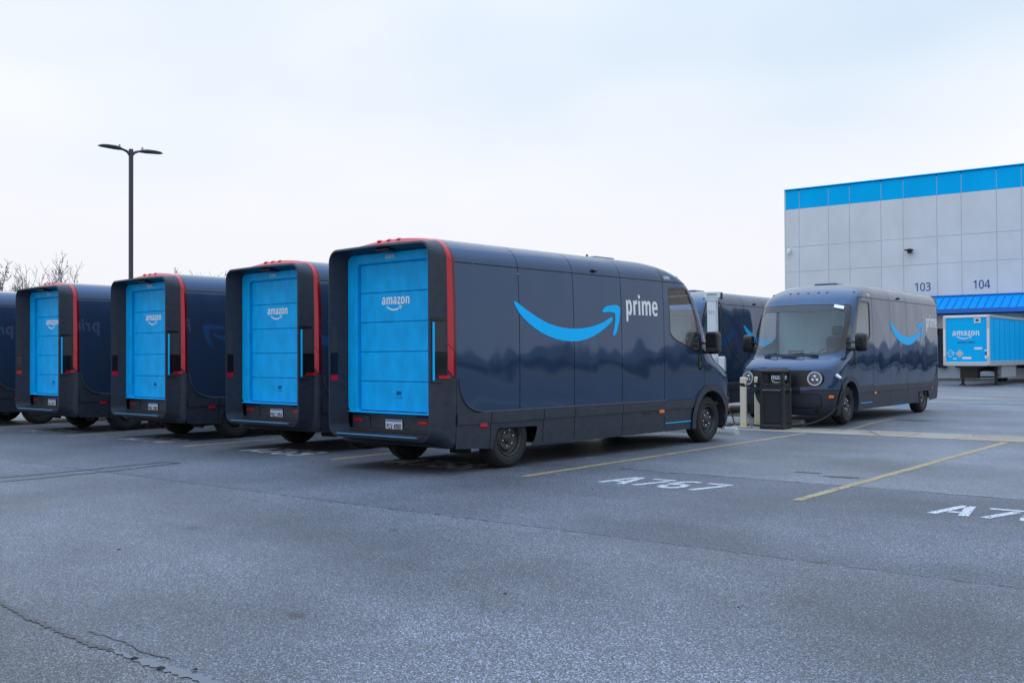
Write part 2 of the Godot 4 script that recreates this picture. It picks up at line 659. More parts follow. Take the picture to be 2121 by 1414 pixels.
func materials() -> void:
	var waves := wave_texture(512, 0.006, 3, 14.0)
	var p := mat("paint", lin(0.036, 0.068, 0.130), 0.045, 0.48)
	p.normal_enabled = true
	p.normal_texture = waves
	p.normal_scale = 0.07
	p.uv1_triplanar = true
	p.uv1_scale = Vector3(0.33, 0.22, 0.33)
	p.metallic_specular = 0.52
	mat("cladding", lin(0.013, 0.016, 0.022), 0.5, 0.0, 0.42)
	var dust := blotch(512, 77, 0.015, 0.80, 1.0, 5)
	var cl: StandardMaterial3D = M.cladding
	cl.albedo_color = lin(0.030, 0.041, 0.061)
	cl.albedo_texture = dust
	cl.uv1_triplanar = true
	cl.uv1_scale = Vector3(0.6, 0.9, 0.6)
	mat("black", lin(0.006, 0.006, 0.007), 0.35)
	mat("gap", lin(0.003, 0.003, 0.004), 0.9)
	mat("rubber", lin(0.012, 0.012, 0.013), 0.8)
	mat("steel_rim", lin(0.02, 0.021, 0.024), 0.45)
	mat("chrome", lin(0.7, 0.72, 0.75), 0.2, 1.0)
	mat("door_blue", lin(0.0, 0.42, 0.88), 0.45, 0.0, 0.25)
	var db: StandardMaterial3D = M.door_blue
	db.albedo_texture = blotch(512, 78, 0.012, 0.88, 1.0, 5)
	db.uv1_triplanar = true
	db.uv1_scale = Vector3(0.7, 0.35, 0.7)
	mat("door_shade", lin(0.0, 0.13, 0.34), 0.7)
	mat("decal_blue", lin(0.0, 0.47, 0.92), 0.45, 0.0, 0.25)
	mat("trim_blue", lin(0.02, 0.27, 0.50), 0.4)
	mat("decal_white", lin(0.72, 0.74, 0.76), 0.5)
	mat("red_lens", lin(0.50, 0.007, 0.022), 0.10)
	mat("dark_red_lens", lin(0.09, 0.004, 0.008), 0.1)
	mat("smoked", lin(0.008, 0.009, 0.012), 0.08)
	mat("orange_lens", lin(0.85, 0.17, 0.01), 0.15)
	mat("pocket_grey", lin(0.026, 0.029, 0.036), 0.6)
	mat("plate", lin(0.62, 0.68, 0.78), 0.4)
	mat("plate_blue", lin(0.10, 0.2, 0.5), 0.4)
	mat("plate_ink", lin(0.012, 0.018, 0.06), 0.5)
	mat("lamp_ring", lin(0.42, 0.45, 0.50), 0.25)
	mat("lamp_bowl", lin(0.25, 0.26, 0.28), 0.15, 1.0)
	mat("interior_pale", lin(0.25, 0.47, 0.54), 0.7)  # teal stands for the sky reflection and tint of the windscreen
	mat("interior_dark", lin(0.03, 0.032, 0.036), 0.7)
	mat("seat_cloth", lin(0.06, 0.065, 0.07), 0.9)
	var g := mat("glass", Color(0.10, 0.16, 0.17, 0.05), 0.02)
	g.transparency = BaseMaterial3D.TRANSPARENCY_ALPHA
	var hl := mat("lens_glass", Color(0.9, 0.93, 0.95, 0.08), 0.02)
	hl.transparency = BaseMaterial3D.TRANSPARENCY_ALPHA
	mat("frit", lin(0.012, 0.012, 0.015), 0.06)
	mat("underbody", lin(0.006, 0.006, 0.006), 0.9)
	mat("sticker", lin(0.8, 0.82, 0.85), 0.6)

	# asphalt: fine aggregate on the first UVs, large worn patches on the second
	var gr := grain(1024, 5, 0.28, 0.78, 0.28, 0.20)
	var albedo := as_texture(gr)
	var nrm := bumps(gr, 3.0)
	var worn := worn_ground(1024)
	var tints := {"asphalt_near": [0.96, 0.95, 0.97, 0.62], "asphalt_lane": [0.90, 0.92, 0.97, 0.56], "asphalt_edge": [0.82, 0.84, 0.90, 0.60], "asphalt_stall": [0.98, 1.0, 1.04, 0.5], "asphalt_far": [1.06, 1.06, 1.06, 0.5]}
	for k in tints:
		var t: Array = tints[k]
		var m := mat(k, Color(t[0] * 0.76, t[1] * 0.775, t[2] * 0.80), t[3])
		m.albedo_texture = albedo
		m.normal_enabled = true
		m.normal_texture = nrm
		m.normal_scale = 0.8
		m.detail_enabled = true
		m.detail_blend_mode = BaseMaterial3D.BLEND_MODE_MUL
		m.detail_uv_layer = BaseMaterial3D.DETAIL_UV_2
		m.detail_albedo = worn
	var cg := grain(512, 9, 0.62, 0.86, 0.5)
	var cn := bumps(cg, 1.2)
	for k in {"concrete": [0.77, 0.73, 0.66], "concrete_tan": [0.77, 0.70, 0.61], "concrete_pale": [0.90, 0.91, 0.90]}:
		var t: Array = {"concrete": [0.77, 0.73, 0.66], "concrete_tan": [0.77, 0.70, 0.61], "concrete_pale": [0.90, 0.91, 0.90]}[k]
		var m := mat(k, Color(t[0], t[1], t[2]), 0.75)
		m.albedo_texture = as_texture(cg)
		m.uv1_triplanar = true
		m.uv1_world_triplanar = true
		m.uv1_scale = Vector3(0.7, 0.7, 0.7)
		m.normal_enabled = true
		m.normal_texture = cn
		m.normal_scale = 0.6
	mat("tar", lin(0.030, 0.033, 0.040), 0.5)
	mat("tar_sheen", lin(0.115, 0.125, 0.145), 0.6)  # pale colour stands for sky sheen on the sealant
	var wear := grain(512, 31, 0.70, 1.0, 0.6)
	for k in {"yellow_paint": 0, "white_paint": 0, "blue_paint": 0}:
		var c: Color = {"yellow_paint": lin(0.47, 0.365, 0.19), "white_paint": lin(0.66, 0.69, 0.74), "blue_paint": lin(0.01, 0.20, 0.48)}[k]
		var m := mat(k, c, 0.6)
		m.albedo_texture = worn_paint(wear, 0.30 if k == "yellow_paint" else 0.25)
		m.transparency = BaseMaterial3D.TRANSPARENCY_ALPHA_SCISSOR
		m.alpha_scissor_threshold = 0.5
		m.uv1_triplanar = true
		m.uv1_world_triplanar = true
		m.uv1_scale = Vector3(0.8, 0.8, 0.8)
	mat("stain", lin(0.018, 0.018, 0.021), 0.4)
	mat("leaf_litter", lin(0.012, 0.010, 0.009), 0.8)

	var streak := blotch(256, 44, 0.02, 0.93, 1.0, 4)
	for k in {"wall_paint": 0, "wall_blue": 0, "wall_base": 0}:
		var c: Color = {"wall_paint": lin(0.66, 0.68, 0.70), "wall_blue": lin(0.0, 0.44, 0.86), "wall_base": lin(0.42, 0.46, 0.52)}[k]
		var m := mat(k, c, 0.8, 0.0, 0.2)
		m.albedo_texture = streak
		m.uv1_triplanar = true
		m.uv1_world_triplanar = true
		m.uv1_scale = Vector3(0.11, 0.05, 0.11)
	mat("joint", lin(0.50, 0.53, 0.58), 0.9)
	mat("number_ink", lin(0.03, 0.06, 0.24), 0.6)
	mat("canopy_blue", lin(0.0, 0.27, 0.68), 0.5, 0.0, 0.25)
	mat("canopy_edge", lin(0.0, 0.13, 0.50), 0.4)
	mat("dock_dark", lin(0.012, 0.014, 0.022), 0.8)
	mat("dirt", lin(0.12, 0.10, 0.08), 0.9)
	mat("trailer_blue", lin(0.0, 0.43, 0.86), 0.45, 0.0, 0.25)
	mat("trailer_metal", lin(0.50, 0.51, 0.53), 0.4, 0.3)
	mat("trailer_white", lin(0.72, 0.74, 0.76), 0.5)
	mat("lamp_pole", lin(0.03, 0.032, 0.05), 0.5)
	mat("post_cream", lin(0.66, 0.60, 0.47), 0.6)
	mat("charger_white", lin(0.66, 0.70, 0.74), 0.4)
	mat("charger_grey", lin(0.30, 0.32, 0.34), 0.5)
	mat("teal_ink", lin(0.0, 0.30, 0.26), 0.5)
	mat("bin_black", lin(0.014, 0.015, 0.018), 0.55)
	mat("hazy_bark", lin(0.17, 0.165, 0.20), 0.9)  # paler and bluer than bark: haze over distance put into the colour
	var lf := mat("leaf", lin(0.05, 0.06, 0.035), 0.8)
	lf.backlight_enabled = true
	lf.backlight = lin(0.1, 0.11, 0.05)
	mat("hazy_wood", lin(0.20, 0.215, 0.24), 0.95)  # lightened, so distance haze is in the colour
	mat("verge_tan", lin(0.26, 0.21, 0.12), 0.95)
	mat("yellow_label", lin(0.75, 0.6, 0.03), 0.5)


# a sheet of ground between two fwd values, in steps, with both UV sets
func sheet(lat0: float, lat1: float, f0: float, f1: float, step: float, lift := 0.0) -> ArrayMesh:
	var v := PackedVector3Array()
	var nn := PackedVector3Array()
	var a := PackedVector2Array()
	var b := PackedVector2Array()
	var rows := maxi(1, int(ceil((f1 - f0) / step)))
	for i in rows:
		var q0 := lerpf(f0, f1, float(i) / rows)
		var q1 := lerpf(f0, f1, float(i + 1) / rows)
		var c := [[lat0, q0], [lat0, q1], [lat1, q1], [lat0, q0], [lat1, q1], [lat1, q0]]
		for k in c:
			v.append(site(k[0], k[1], lift))
			nn.append(Vector3.UP)
			a.append(Vector2(k[0], k[1]) / 2.3)
			b.append(Vector2(k[0] * 0.9 + k[1] * 0.2, k[1]) / 31.0)
	var arr := []
	arr.resize(Mesh.ARRAY_MAX)
	arr[Mesh.ARRAY_VERTEX] = v
	arr[Mesh.ARRAY_NORMAL] = nn
	arr[Mesh.ARRAY_TEX_UV] = a
	arr[Mesh.ARRAY_TEX_UV2] = b
	var tang := PackedFloat32Array()
	var e := Vector3(cos(TH), 0, sin(TH))
	for i in v.size():
		tang.append_array(PackedFloat32Array([e.x, e.y, e.z, 1.0]))
	arr[Mesh.ARRAY_TANGENT] = tang
	var m := ArrayMesh.new()
	m.add_surface_from_arrays(Mesh.PRIMITIVE_TRIANGLES, arr)
	return m


# a thin ragged ribbon on the ground along a list of (lat, fwd)
func ribbon(pts: Array, width: float, lift: float, ragged := 0.5, step := 0.12, wander := 0.0) -> Soup:
	var s := Soup.new()
	var line := []
	for i in pts.size() - 1:
		var a := Vector2(pts[i][0], pts[i][1])
		var b := Vector2(pts[i + 1][0], pts[i + 1][1])
		var k := maxi(1, int(a.distance_to(b) / step))
		for j in k:
			line.append(a.lerp(b, float(j) / k))
	line.append(Vector2(pts[-1][0], pts[-1][1]))
	var edges := []
	var f := FastNoiseLite.new()
	f.seed = rng.randi() % 1000
	f.frequency = 0.35
	f.fractal_octaves = 3
	for i in line.size():
		var d: Vector2 = (line[mini(i + 1, line.size() - 1)] - line[maxi(i - 1, 0)]).normalized()
		var o := d.orthogonal()
		var mid: Vector2 = line[i] + o * wander * 2.5 * f.get_noise_1d(i)
		var w := width * 0.5
		edges.append([mid + o * w * maxf(0.08, 1.0 + 2.0 * ragged * f.get_noise_2d(i, 40.0)), mid - o * w * maxf(0.08, 1.0 + 2.0 * ragged * f.get_noise_2d(i, 90.0))])
	for i in edges.size() - 1:
		var q := [edges[i][0], edges[i][1], edges[i + 1][1], edges[i + 1][0]]
		s.up_face([site(q[0].x, q[0].y, lift), site(q[1].x, q[1].y, lift), site(q[2].x, q[2].y, lift), site(q[3].x, q[3].y, lift)])
	return s


func blob(lat: float, fwd: float, rx: float, ry: float, lift: float, rag := 0.3) -> Soup:
	var s := Soup.new()
	var q := []
	for i in 14:
		var a := TAU * i / 14
		var r := 1.0 + rng.randf_range(-rag, rag)
		q.append(site(lat + cos(a) * rx * r, fwd + sin(a) * ry * r, lift))
	for i in 14:
		s.up_face([site(lat, fwd, lift), q[i], q[(i + 1) % 14]])
	return s


func pavement() -> void:
	structure("asphalt_ground", sheet(-400, 400, -80, 2.66, 90), M.asphalt_near)
	structure("asphalt_lane", sheet(-400, 400, 2.66, 6.69, 10), M.asphalt_lane)
	structure("asphalt_stall_mouth", sheet(-400, 400, 6.69, 10.78, 10), M.asphalt_edge)
	structure("asphalt_stalls", sheet(-400, 400, 10.78, 17.76, 10), M.asphalt_stall)
	structure("asphalt_far_stalls", sheet(-400, 400, 18.95, 30.0, 0.5), M.asphalt_stall)
	structure("asphalt_truck_yard", sheet(-400, 400, 30.0, 600.0, 4), M.asphalt_far)
	# the concrete strip between the two rows: slabs with joints and odd patches
	var bed := Soup.new()
	bed.up_face([site(-400, 17.76, -0.01), site(-400, 18.95, -0.01), site(400, 18.95, -0.01), site(400, 17.76, -0.01)])
	var strip := structure("concrete_strip", bed, M.dirt)
	var x := -40.0
	var kinds := ["concrete", "concrete", "concrete_tan", "concrete", "concrete_pale"]
	while x < 14.0:
		var w: float = [1.5, 2.4, 1.15, 3.05, 0.8, 1.9][rng.randi() % 6]
		var s := Soup.new()
		var j := 0.006
		var a := rng.randf_range(-0.02, 0.02)
		var b := rng.randf_range(-0.02, 0.02)
		s.up_face([site(x + j, 17.76 + a, 0.004), site(x + j, 18.95 - b, 0.004), site(x + w - j, 18.95 + a, 0.004), site(x + w - j, 17.76 - b, 0.004)])
		obj("slab", s, M[kinds[rng.randi() % 5] if rng.randf() < 0.6 else "concrete"], strip)
		x += w
	for c in [[[-7.5, 18.5], [-6.9, 18.6], [-6.5, 18.35], [-6.1, 18.5], [-5.6, 18.2]], [[-6.8, 18.9], [-6.6, 18.5], [-6.2, 17.8]], [[-5.0, 18.9], [-4.6, 18.4], [-4.2, 18.55], [-3.6, 18.4]], [[-8.1, 18.8], [-7.6, 18.55], [-7.2, 18.85]]]:
		structure("pavement_crack", ribbon(c, 0.022, 0.008, 0.8, 0.06, 0.02), M.tar)
	# seams between lanes of asphalt and cracks
	structure("pavement_seam", ribbon([[-14.0, 6.7], [-11.0, 6.75], [-8.0, 6.69], [-4.0, 6.70], [2.5, 6.64]], 0.009, 0.004, 0.95, 0.05, 0.01), M.tar)
	structure("pavement_seam", ribbon([[-7.0, 10.80], [-4.77, 10.79], [-2.4, 10.77], [3.0, 10.76]], 0.018, 0.004, 0.8, 0.1, 0.008), M.tar)
	structure("pavement_crack", ribbon([[-8.2, 3.0], [-6.0, 2.77], [-5.46, 2.69], [-5.2, 2.67], [-4.78, 2.63], [-4.57, 2.64]], 0.030, 0.004, 0.75, 0.02, 0.010), M.tar)
	structure("pavement_crack", ribbon([[-5.0, 2.75], [-4.7, 2.76], [-4.4, 2.72], [-4.2, 2.74]], 0.010, 0.004, 0.8, 0.04, 0.01), M.tar)
	structure("sealed_crack", ribbon([[-4.62, 2.645], [-4.35, 2.635]], 0.028, 0.004, 0.5, 0.02, 0.006), M.tar_sheen)
	structure("sealed_crack", ribbon([[-4.35, 2.635], [-3.9, 2.65], [-3.4, 2.64], [-2.9, 2.60]], 0.065, 0.004, 0.3, 0.02, 0.012), M.tar_sheen)
	# sealed saw cut at the left: two dark lines that close at their far end
	structure("sealed_cut", ribbon([[-12.42, 3.4], [-12.30, 5.6], [-12.26, 6.8], [-12.36, 7.85], [-12.05, 7.92]], 0.075, 0.004, 0.4, 0.1, 0.02), M.tar)
	structure("sealed_cut", ribbon([[-12.05, 3.4], [-11.86, 5.4], [-11.90, 6.8], [-12.02, 7.9]], 0.055, 0.004, 0.5, 0.1, 0.02), M.tar)
	for s in [[-4.48, 11.53, 0.22, 0.07], [-4.95, 11.75, 0.14, 0.04], [-6.86, 21.56, 0.32, 0.13], [-4.72, 23.6, 0.4, 0.1]]:
		structure("oil_stain", blob(s[0], s[1], s[2], s[3], 0.004, 0.45), M.stain)
	for s in [[-3.83, 4.68, 0.014], [-6.93, 4.05, 0.014], [-4.37, 2.63, 0.018], [-4.14, 2.62, 0.024], [-3.99, 2.70, 0.016], [-6.1, 8.9, 0.012], [-2.6, 5.2, 0.01], [-9.9, 6.2, 0.012]]:
		var bl := Soup.new()
		var o := site(s[0], s[1], 0.008)
		var k := []
		for i in 7:
			k.append(o + Vector3(cos(TAU * i / 7) * s[2] * rng.randf_range(0.5, 1.4), 0, sin(TAU * i / 7) * s[2] * rng.randf_range(0.4, 1.0)))
		for i in 7:
			bl.face([k[i], k[(i + 1) % 7], o + Vector3(0, 0.008, 0)], o - Vector3(0, 0.02, 0))
		var where: String = {-3.83: "in the middle of the near lane", -6.93: "left of the middle of the near lane", -4.37: "on the upper end of the smooth sealed crack", -4.14: "halfway down the smooth sealed crack", -3.99: "right beside the smooth sealed crack", -6.1: "below the painted stall number between two yellow lines", -2.6: "in the near lane toward the right", -9.9: "in the near lane behind the parked vans"}[s[0]]
		tag(obj("fallen_leaf", bl, M.leaf_litter), "tiny dark fallen leaf lying " + where, "leaf", "dark leaves scattered on the asphalt")


# ---------------------------------------------------------------- warehouse

func warehouse() -> void:
	var F := 80.0
	var g := gy(F)
	var b := thing("warehouse_building", "large white panelled warehouse with a blue top band and dock numbers", "building", site(0, F, 0.0), -TH)
	# local axes: x = lat, y up, z = towards the camera
	var lefts := [-35.46, -34.29, -31.83, -30.11, -27.64, -25.95, -23.47, -21.73, -19.3, -17.64, -15.2, -13.5, -11.05, -9.35, -6.9, -5.2, -2.75]
	# heights above the yard: base, canopy row, two joints, band, top
	var ys := [0.0, 3.3, 8.66, 10.70, 13.81, 15.35]
	var core := Soup.new()
	core.box(Vector3((-35.42 - 2.75) / 2, 15.35 / 2 - 0.05, -20.035), Vector3(32.5, 15.2, 40.0))
	obj("wall_core", core, M.joint, b)
	var roof := Soup.new()
	roof.box(Vector3((-35.42 - 2.75) / 2, 15.43, -20.1), Vector3(32.9, 0.1, 40.4), 0.02)
	obj("roof_coping", roof, M.wall_blue, b)
	for i in lefts.size() - 1:
		for k in 4:
			var s := Soup.new()
			var x0: float = lefts[i] + 0.020
			var x1: float = lefts[i + 1] - 0.020
			var y0: float = ys[k + 1] + (0.010 if k < 3 else 0.0)
			var y1: float = ys[k + 2] - (0.010 if k < 2 else 0.0)
			s.box(Vector3((x0 + x1) / 2, (y0 + y1) / 2, -0.1), Vector3(x1 - x0, y1 - y0, 0.2), 0.02)
			obj("wall_panel" if k < 3 else "blue_band_panel", s, M.wall_paint if k < 3 else M.wall_blue, b)
	for i in 8:
		var s := Soup.new()
		s.box(Vector3(-35.52, 7.9, -2.6 - 5.0 * i), Vector3(0.2, 15.0, 4.94), 0.02)
		obj("side_wall_panel", s, M.wall_paint, b)
	# dock numbers above the canopy
	for d in [[103, -24.55], [104, -20.38], [105, -16.2], [106, -12.0]]:
		text("dock_number", str(d[0]), 0.86, M.number_ink, b, Transform3D(Basis(), Vector3(d[1], 6.98, 0.012)), plain_font, 1.14, 0.03)
	# wall lamp and cameras
	var wl := Soup.new()
	wl.box(Vector3(-25.42, 9.74, 0.2), Vector3(0.28, 0.34, 0.4), 0.05)
	wl.box(Vector3(-25.42, 9.80, 0.4), Vector3(0.62, 0.12, 0.34), 0.04)
	obj("wall_lamp", wl, M.black, b)
	var wc := Soup.new()
	wc.box(Vector3(-35.09, 10.46, 0.16), Vector3(0.22, 0.22, 0.3), 0.04)
	wc.lathe([Vector2(0.001, -0.3), Vector2(0.1, -0.28), Vector2(0.14, -0.16), Vector2(0.14, 0.0), Vector2(0.001, 0.0)], Vector3(-35.09, 10.40, 0.3), Vector3.UP, 14)
	obj("wall_camera", wc, M.trailer_white, b)
	# lower wall below the canopy
	for i in lefts.size() - 1:
		var s := Soup.new()
		var x0: float = lefts[i] + 0.03
		var x1: float = lefts[i + 1] - 0.03
		s.box(Vector3((x0 + x1) / 2, 1.65, -0.12), Vector3(x1 - x0, 3.24, 0.2), 0.02)
		obj("lower_wall_panel", s, M.wall_base, b)
	# canopy: sloped panels with standing seams and a deep fascia
	var can := holder("canopy", b)
	var cx0 := -24.6
	var cx1 := -2.8
	var n := 41
	var dx := (cx1 - cx0) / n
	for i in n:
		var s := Soup.new()
		var a := cx0 + dx * i
		var q := [Vector3(a, 6.18, 0.02), Vector3(a + dx, 6.18, 0.02), Vector3(a + dx, 5.16, 1.85), Vector3(a, 5.16, 1.85)]
		s.face(q, Vector3(a, 3, 0))
		var r := [Vector3(a, 6.18, 0.02), Vector3(a, 5.16, 1.85)]
		s.tube([r[0] + Vector3(0, 0.035, 0), r[1] + Vector3(0, 0.035, 0)], 0.04, 0.04, 4)
		obj("canopy_panel", s, M.canopy_blue, can)
	var fas := Soup.new()
	fas.box(Vector3((cx0 + cx1) / 2, 5.02, 1.87), Vector3(cx1 - cx0, 0.34, 0.07), 0.015)
	fas.box(Vector3((cx0 + cx1) / 2, 6.22, 0.07), Vector3(cx1 - cx0, 0.1, 0.12), 0.02)
	obj("fascia", fas, M.canopy_edge, can)
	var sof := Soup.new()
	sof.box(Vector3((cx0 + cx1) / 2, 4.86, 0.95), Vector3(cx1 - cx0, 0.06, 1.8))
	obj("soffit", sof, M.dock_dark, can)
	# dock doors with black shelters
	for d in [-24.55, -20.38, -16.2, -12.0, -7.9]:
		var dk := holder("dock_door", b, Vector3(d, 0, 0))
		var s := Soup.new()
		s.box(Vector3(-1.5, 2.35, 0.32), Vector3(0.5, 2.9, 0.6), 0.05)
		s.box(Vector3(1.5, 2.35, 0.32), Vector3(0.5, 2.9, 0.6), 0.05)
		s.box(Vector3(0, 3.62, 0.32), Vector3(2.5, 0.36, 0.6), 0.05)
		obj("dock_shelter", s, M.dock_dark, dk)
		var r := Soup.new()
		r.box(Vector3(0, 2.2, 0.06), Vector3(2.5, 2.5, 0.1))
		obj("door_leaf", r, M.dock_dark, dk)
		for e in [-0.75, 0.75]:
			var bp := Soup.new()
			bp.box(Vector3(e, 0.85, 0.14), Vector3(0.28, 0.4, 0.24), 0.03)
			obj("bumper", bp, M.rubber, dk)
	var kb := Soup.new()
	kb.box(Vector3(-19.1, 0.06, 0.25), Vector3(32.6, 0.12, 0.5), 0.02)
	obj("base_kerb", kb, M.dirt, b)


# ---------------------------------------------------------------- ground paint

const STROKES := {
	"A": [[[0.03, 0.0], [0.44, 1.0]], [[0.60, 1.0], [0.97, 0.0]], [[0.34, 0.30], [0.70, 0.30]]],
	"7": [[[0.0, 0.93], [1.0, 0.93]], [[0.86, 0.80], [0.36, 0.0]]],
	"6": [[[0.86, 0.94], [0.50, 0.97], [0.20, 0.82], [0.10, 0.45]], [[0.12, 0.34], [0.22, 0.08], [0.5, 0.03], [0.80, 0.10], [0.90, 0.30], [0.78, 0.50], [0.5, 0.55], [0.24, 0.46]]],
	"8": [[[0.46, 0.53], [0.16, 0.62], [0.12, 0.82], [0.44, 0.97]], [[0.54, 0.97], [0.86, 0.84], [0.84, 0.62], [0.56, 0.53]], [[0.44, 0.50], [0.10, 0.36], [0.10, 0.14], [0.44, 0.03]], [[0.56, 0.03], [0.90, 0.14], [0.90, 0.36], [0.56, 0.50]]],
	"9": [[[0.14, 0.06], [0.5, 0.03], [0.80, 0.18], [0.90, 0.55]], [[0.88, 0.66], [0.78, 0.92], [0.5, 0.97], [0.20, 0.90], [0.10, 0.70], [0.22, 0.50], [0.5, 0.45], [0.76, 0.54]]],
	"0": [[[0.44, 0.97], [0.14, 0.84], [0.08, 0.5], [0.14, 0.16], [0.44, 0.03]], [[0.56, 0.03], [0.86, 0.16], [0.92, 0.5], [0.86, 0.84], [0.56, 0.97]]],
	"2": [[[0.12, 0.78], [0.28, 0.95], [0.6, 0.96], [0.86, 0.8], [0.82, 0.6], [0.5, 0.36], [0.16, 0.08]], [[0.10, 0.05], [0.92, 0.05]]],
	"1": [[[0.5, 0.0], [0.5, 1.0]], [[0.2, 0.8], [0.4, 0.95]]],
}


func stall_number(what: String, lat: float, fwd: float, label: String) -> void:
	var t := thing("stall_number", label, "road marking", site(lat, fwd, 0.004), -TH, "painted stall numbers")
	var w := 0.285
	for i in what.length():
		var s := Soup.new()
		for st in STROKES[what[i]]:
			var line := PackedVector2Array()
			for q in st:
				line.append(Vector2(q[0] * w, q[1] * 0.64) + Vector2(i * 0.345, 0))
			for poly in Geometry2D.offset_polyline(line, 0.043, Geometry2D.JOIN_MITER, Geometry2D.END_BUTT):
				var ix := Geometry2D.triangulate_polygon(poly)
				for k in range(0, ix.size(), 3):
					var v := []
					for e in 3:
						v.append(Vector3(poly[ix[k + e]].x, 0, -poly[ix[k + e]].y))
					s.up_face(v)
		obj("digit" if i else "letter", s, M.white_paint, t)


func markings() -> void:
	for l in [[-7.45, "running from beside the nearest van to the concrete strip"], [-4.12, "right of the stall number A767, ending at the concrete strip"], [-10.8, "showing under the nearest van beside its left rear wheel"], [-14.3, "between the second and third vans"], [-17.9, "between the third and fourth vans"], [-21.3, "left of the fourth van"]]:
		var s := ribbon([[l[0] + 0.03, 9.42], [l[0] - 0.03, 17.62]], 0.105, 0.004, 0.12, 0.15)
		tag(obj("stall_line", s, M.yellow_paint), "worn yellow stall line " + l[1], "road marking", "yellow stall lines")
	for l in [[-7.55, "beside the van facing the camera, beyond the strip"], [-11.0, "between the two vans facing the camera"]]:
		tag(obj("stall_line", ribbon([[l[0] + 0.35, 19.05], [l[0] + 0.2, 22.0]], 0.09, 0.004, 0.3, 0.15), M.yellow_paint), "faded yellow stall line " + l[1], "road marking", "yellow stall lines")
	stall_number("A767", -6.42, 9.50, "white stencilled A767 painted in the empty stall right of the nearest van")
	stall_number("A766", -2.83, 9.36, "white stencilled A7 number cut by the right edge of the picture")
	stall_number("A768", -9.86, 9.56, "white stencilled A768 in shade under the tail of the nearest van")
	stall_number("A769", -12.92, 9.50, "white stencilled A769 under the tail of the second van")
	stall_number("A770", -16.52, 9.62, "white stencilled A770 under the tail of the third van")
	stall_number("A771", -20.0, 9.62, "white stencilled A771 under the tail of the fourth van")
	stall_number("A772", -23.4, 9.62, "white stencilled number behind the van at the left edge")
	# far bay: blue box and lines
	var s := Soup.new()
	s.up_face([site(-10.0, 27.35, 0.004), site(-10.05, 29.2, 0.004), site(-9.5, 29.2, 0.004), site(-8.75, 27.35, 0.004)])
	tag(obj("painted_box", s, M.blue_paint), "bright blue painted box on the ground behind the facing van", "road marking")
	tag(obj("painted_line", ribbon([[-8.75, 27.5], [-7.1, 27.55]], 0.16, 0.004, 0.3, 0.1), M.blue_paint), "short blue line on the yard right of the facing van's rear wheel", "road marking", "blue yard lines")
	tag(obj("painted_line", ribbon([[-8.2, 29.9], [-5.0, 30.0]], 0.22, 0.006, 0.2, 0.1), M.blue_paint), "long thin blue line across the yard in front of the trailer", "road marking", "blue yard lines")
	tag(obj("painted_line", ribbon([[-6.7, 27.1], [-5.0, 27.15]], 0.12, 0.004, 0.3, 0.1), M.white_paint), "short white line on the yard at the right edge of the picture", "road marking")


# ---------------------------------------------------------------- trees and lamp

func limb(s: Soup, leaves: Soup, at: Vector3, dir: Vector3, length: float, r: float, level: int, leafy: float) -> void:
	var path := [at]
	var d := dir
	var k := 4
	for i in k:
		d = (d + Vector3(rng.randf_range(-0.16, 0.16), rng.randf_range(-0.04, 0.12), rng.randf_range(-0.16, 0.16))).normalized()
		path.append(path[-1] + d * length / k)
	r = maxf(r, 0.017)
	s.tube(path, r, maxf(r * 0.55, 0.013), 5 if level < 2 else 3, false)
	if level >= 4:
		return
	var n := 3 if level < 3 else 4
	for i in n:
		var t := rng.randf_range(0.35, 1.0) if i else 1.0
		var q: Vector3 = path[mini(int(t * k), k)]
		var side := Vector3(rng.randf_range(-1, 1), rng.randf_range(-0.15, 0.7), rng.randf_range(-1, 1)).normalized()
		limb(s, leaves, q, (d * 0.9 + side * 0.75).normalized(), length * rng.randf_range(0.5, 0.72), r * 0.5, level + 1, leafy)
	if level >= 2:
		for i in int(leafy * 3.0 + rng.randf()):
			var q: Vector3 = path[rng.randi() % (k + 1)] + Vector3(rng.randf_range(-0.25, 0.25), rng.randf_range(-0.25, 0.25), rng.randf_range(-0.25, 0.25))
			var a := Vector3(rng.randf_range(-1, 1), rng.randf_range(-1, 1), rng.randf_range(-1, 1)).normalized()
			var b := a.cross(Vector3(rng.randf_range(-1, 1), 1, rng.randf_range(-1, 1))).normalized()
			var z := rng.randf_range(0.06, 0.13)
			leaves.face([q + a * z, q + b * z * 0.6, q - a * z, q - b * z * 0.6], q + Vector3(0, -1, 0))


func tree(u: float, dist: float, height: float, lean: float, leafy: float, label: String) -> void:
	var x := (u - 1060.5) / 2136.0
	var at := Vector3(x, 0, -1).normalized() * dist
	var t := thing("bare_tree", label, "tree", at, 0.0, "bare autumn trees behind the vans")
	var trunk := Soup.new()
	var fork := height * 0.52
	var top := Vector3(lean * 0.5, fork, 0)
	trunk.tube([Vector3(0, -0.3, 0), Vector3(lean * 0.15, fork * 0.5, 0.05), top], 0.014 * height, 0.010 * height, 8, false)
	obj("trunk", trunk, M.hazy_bark, t)
	var c := Soup.new()
	var lv := Soup.new()
	var lead := Vector3(lean, height * 0.5, 0).normalized()
	limb(c, lv, top, lead, height * 0.30, 0.0095 * height, 1, leafy)
	for i in 3:
		var a := TAU * (i + rng.randf() * 0.5) / 3.0
		limb(c, lv, top - Vector3(0, fork * rng.randf_range(0.0, 0.2), 0), Vector3(cos(a) * 0.6 + lean * 0.1, 0.9, sin(a) * 0.6).normalized(), height * rng.randf_range(0.18, 0.25), 0.007 * height, 1, leafy)
	var cr := obj("crown", c, M.hazy_bark, t)
	cr.set_meta("kind", "stuff")
	if lv.p.size():
		var l := obj("foliage", lv, M.leaf, t)
		l.set_meta("kind", "stuff")


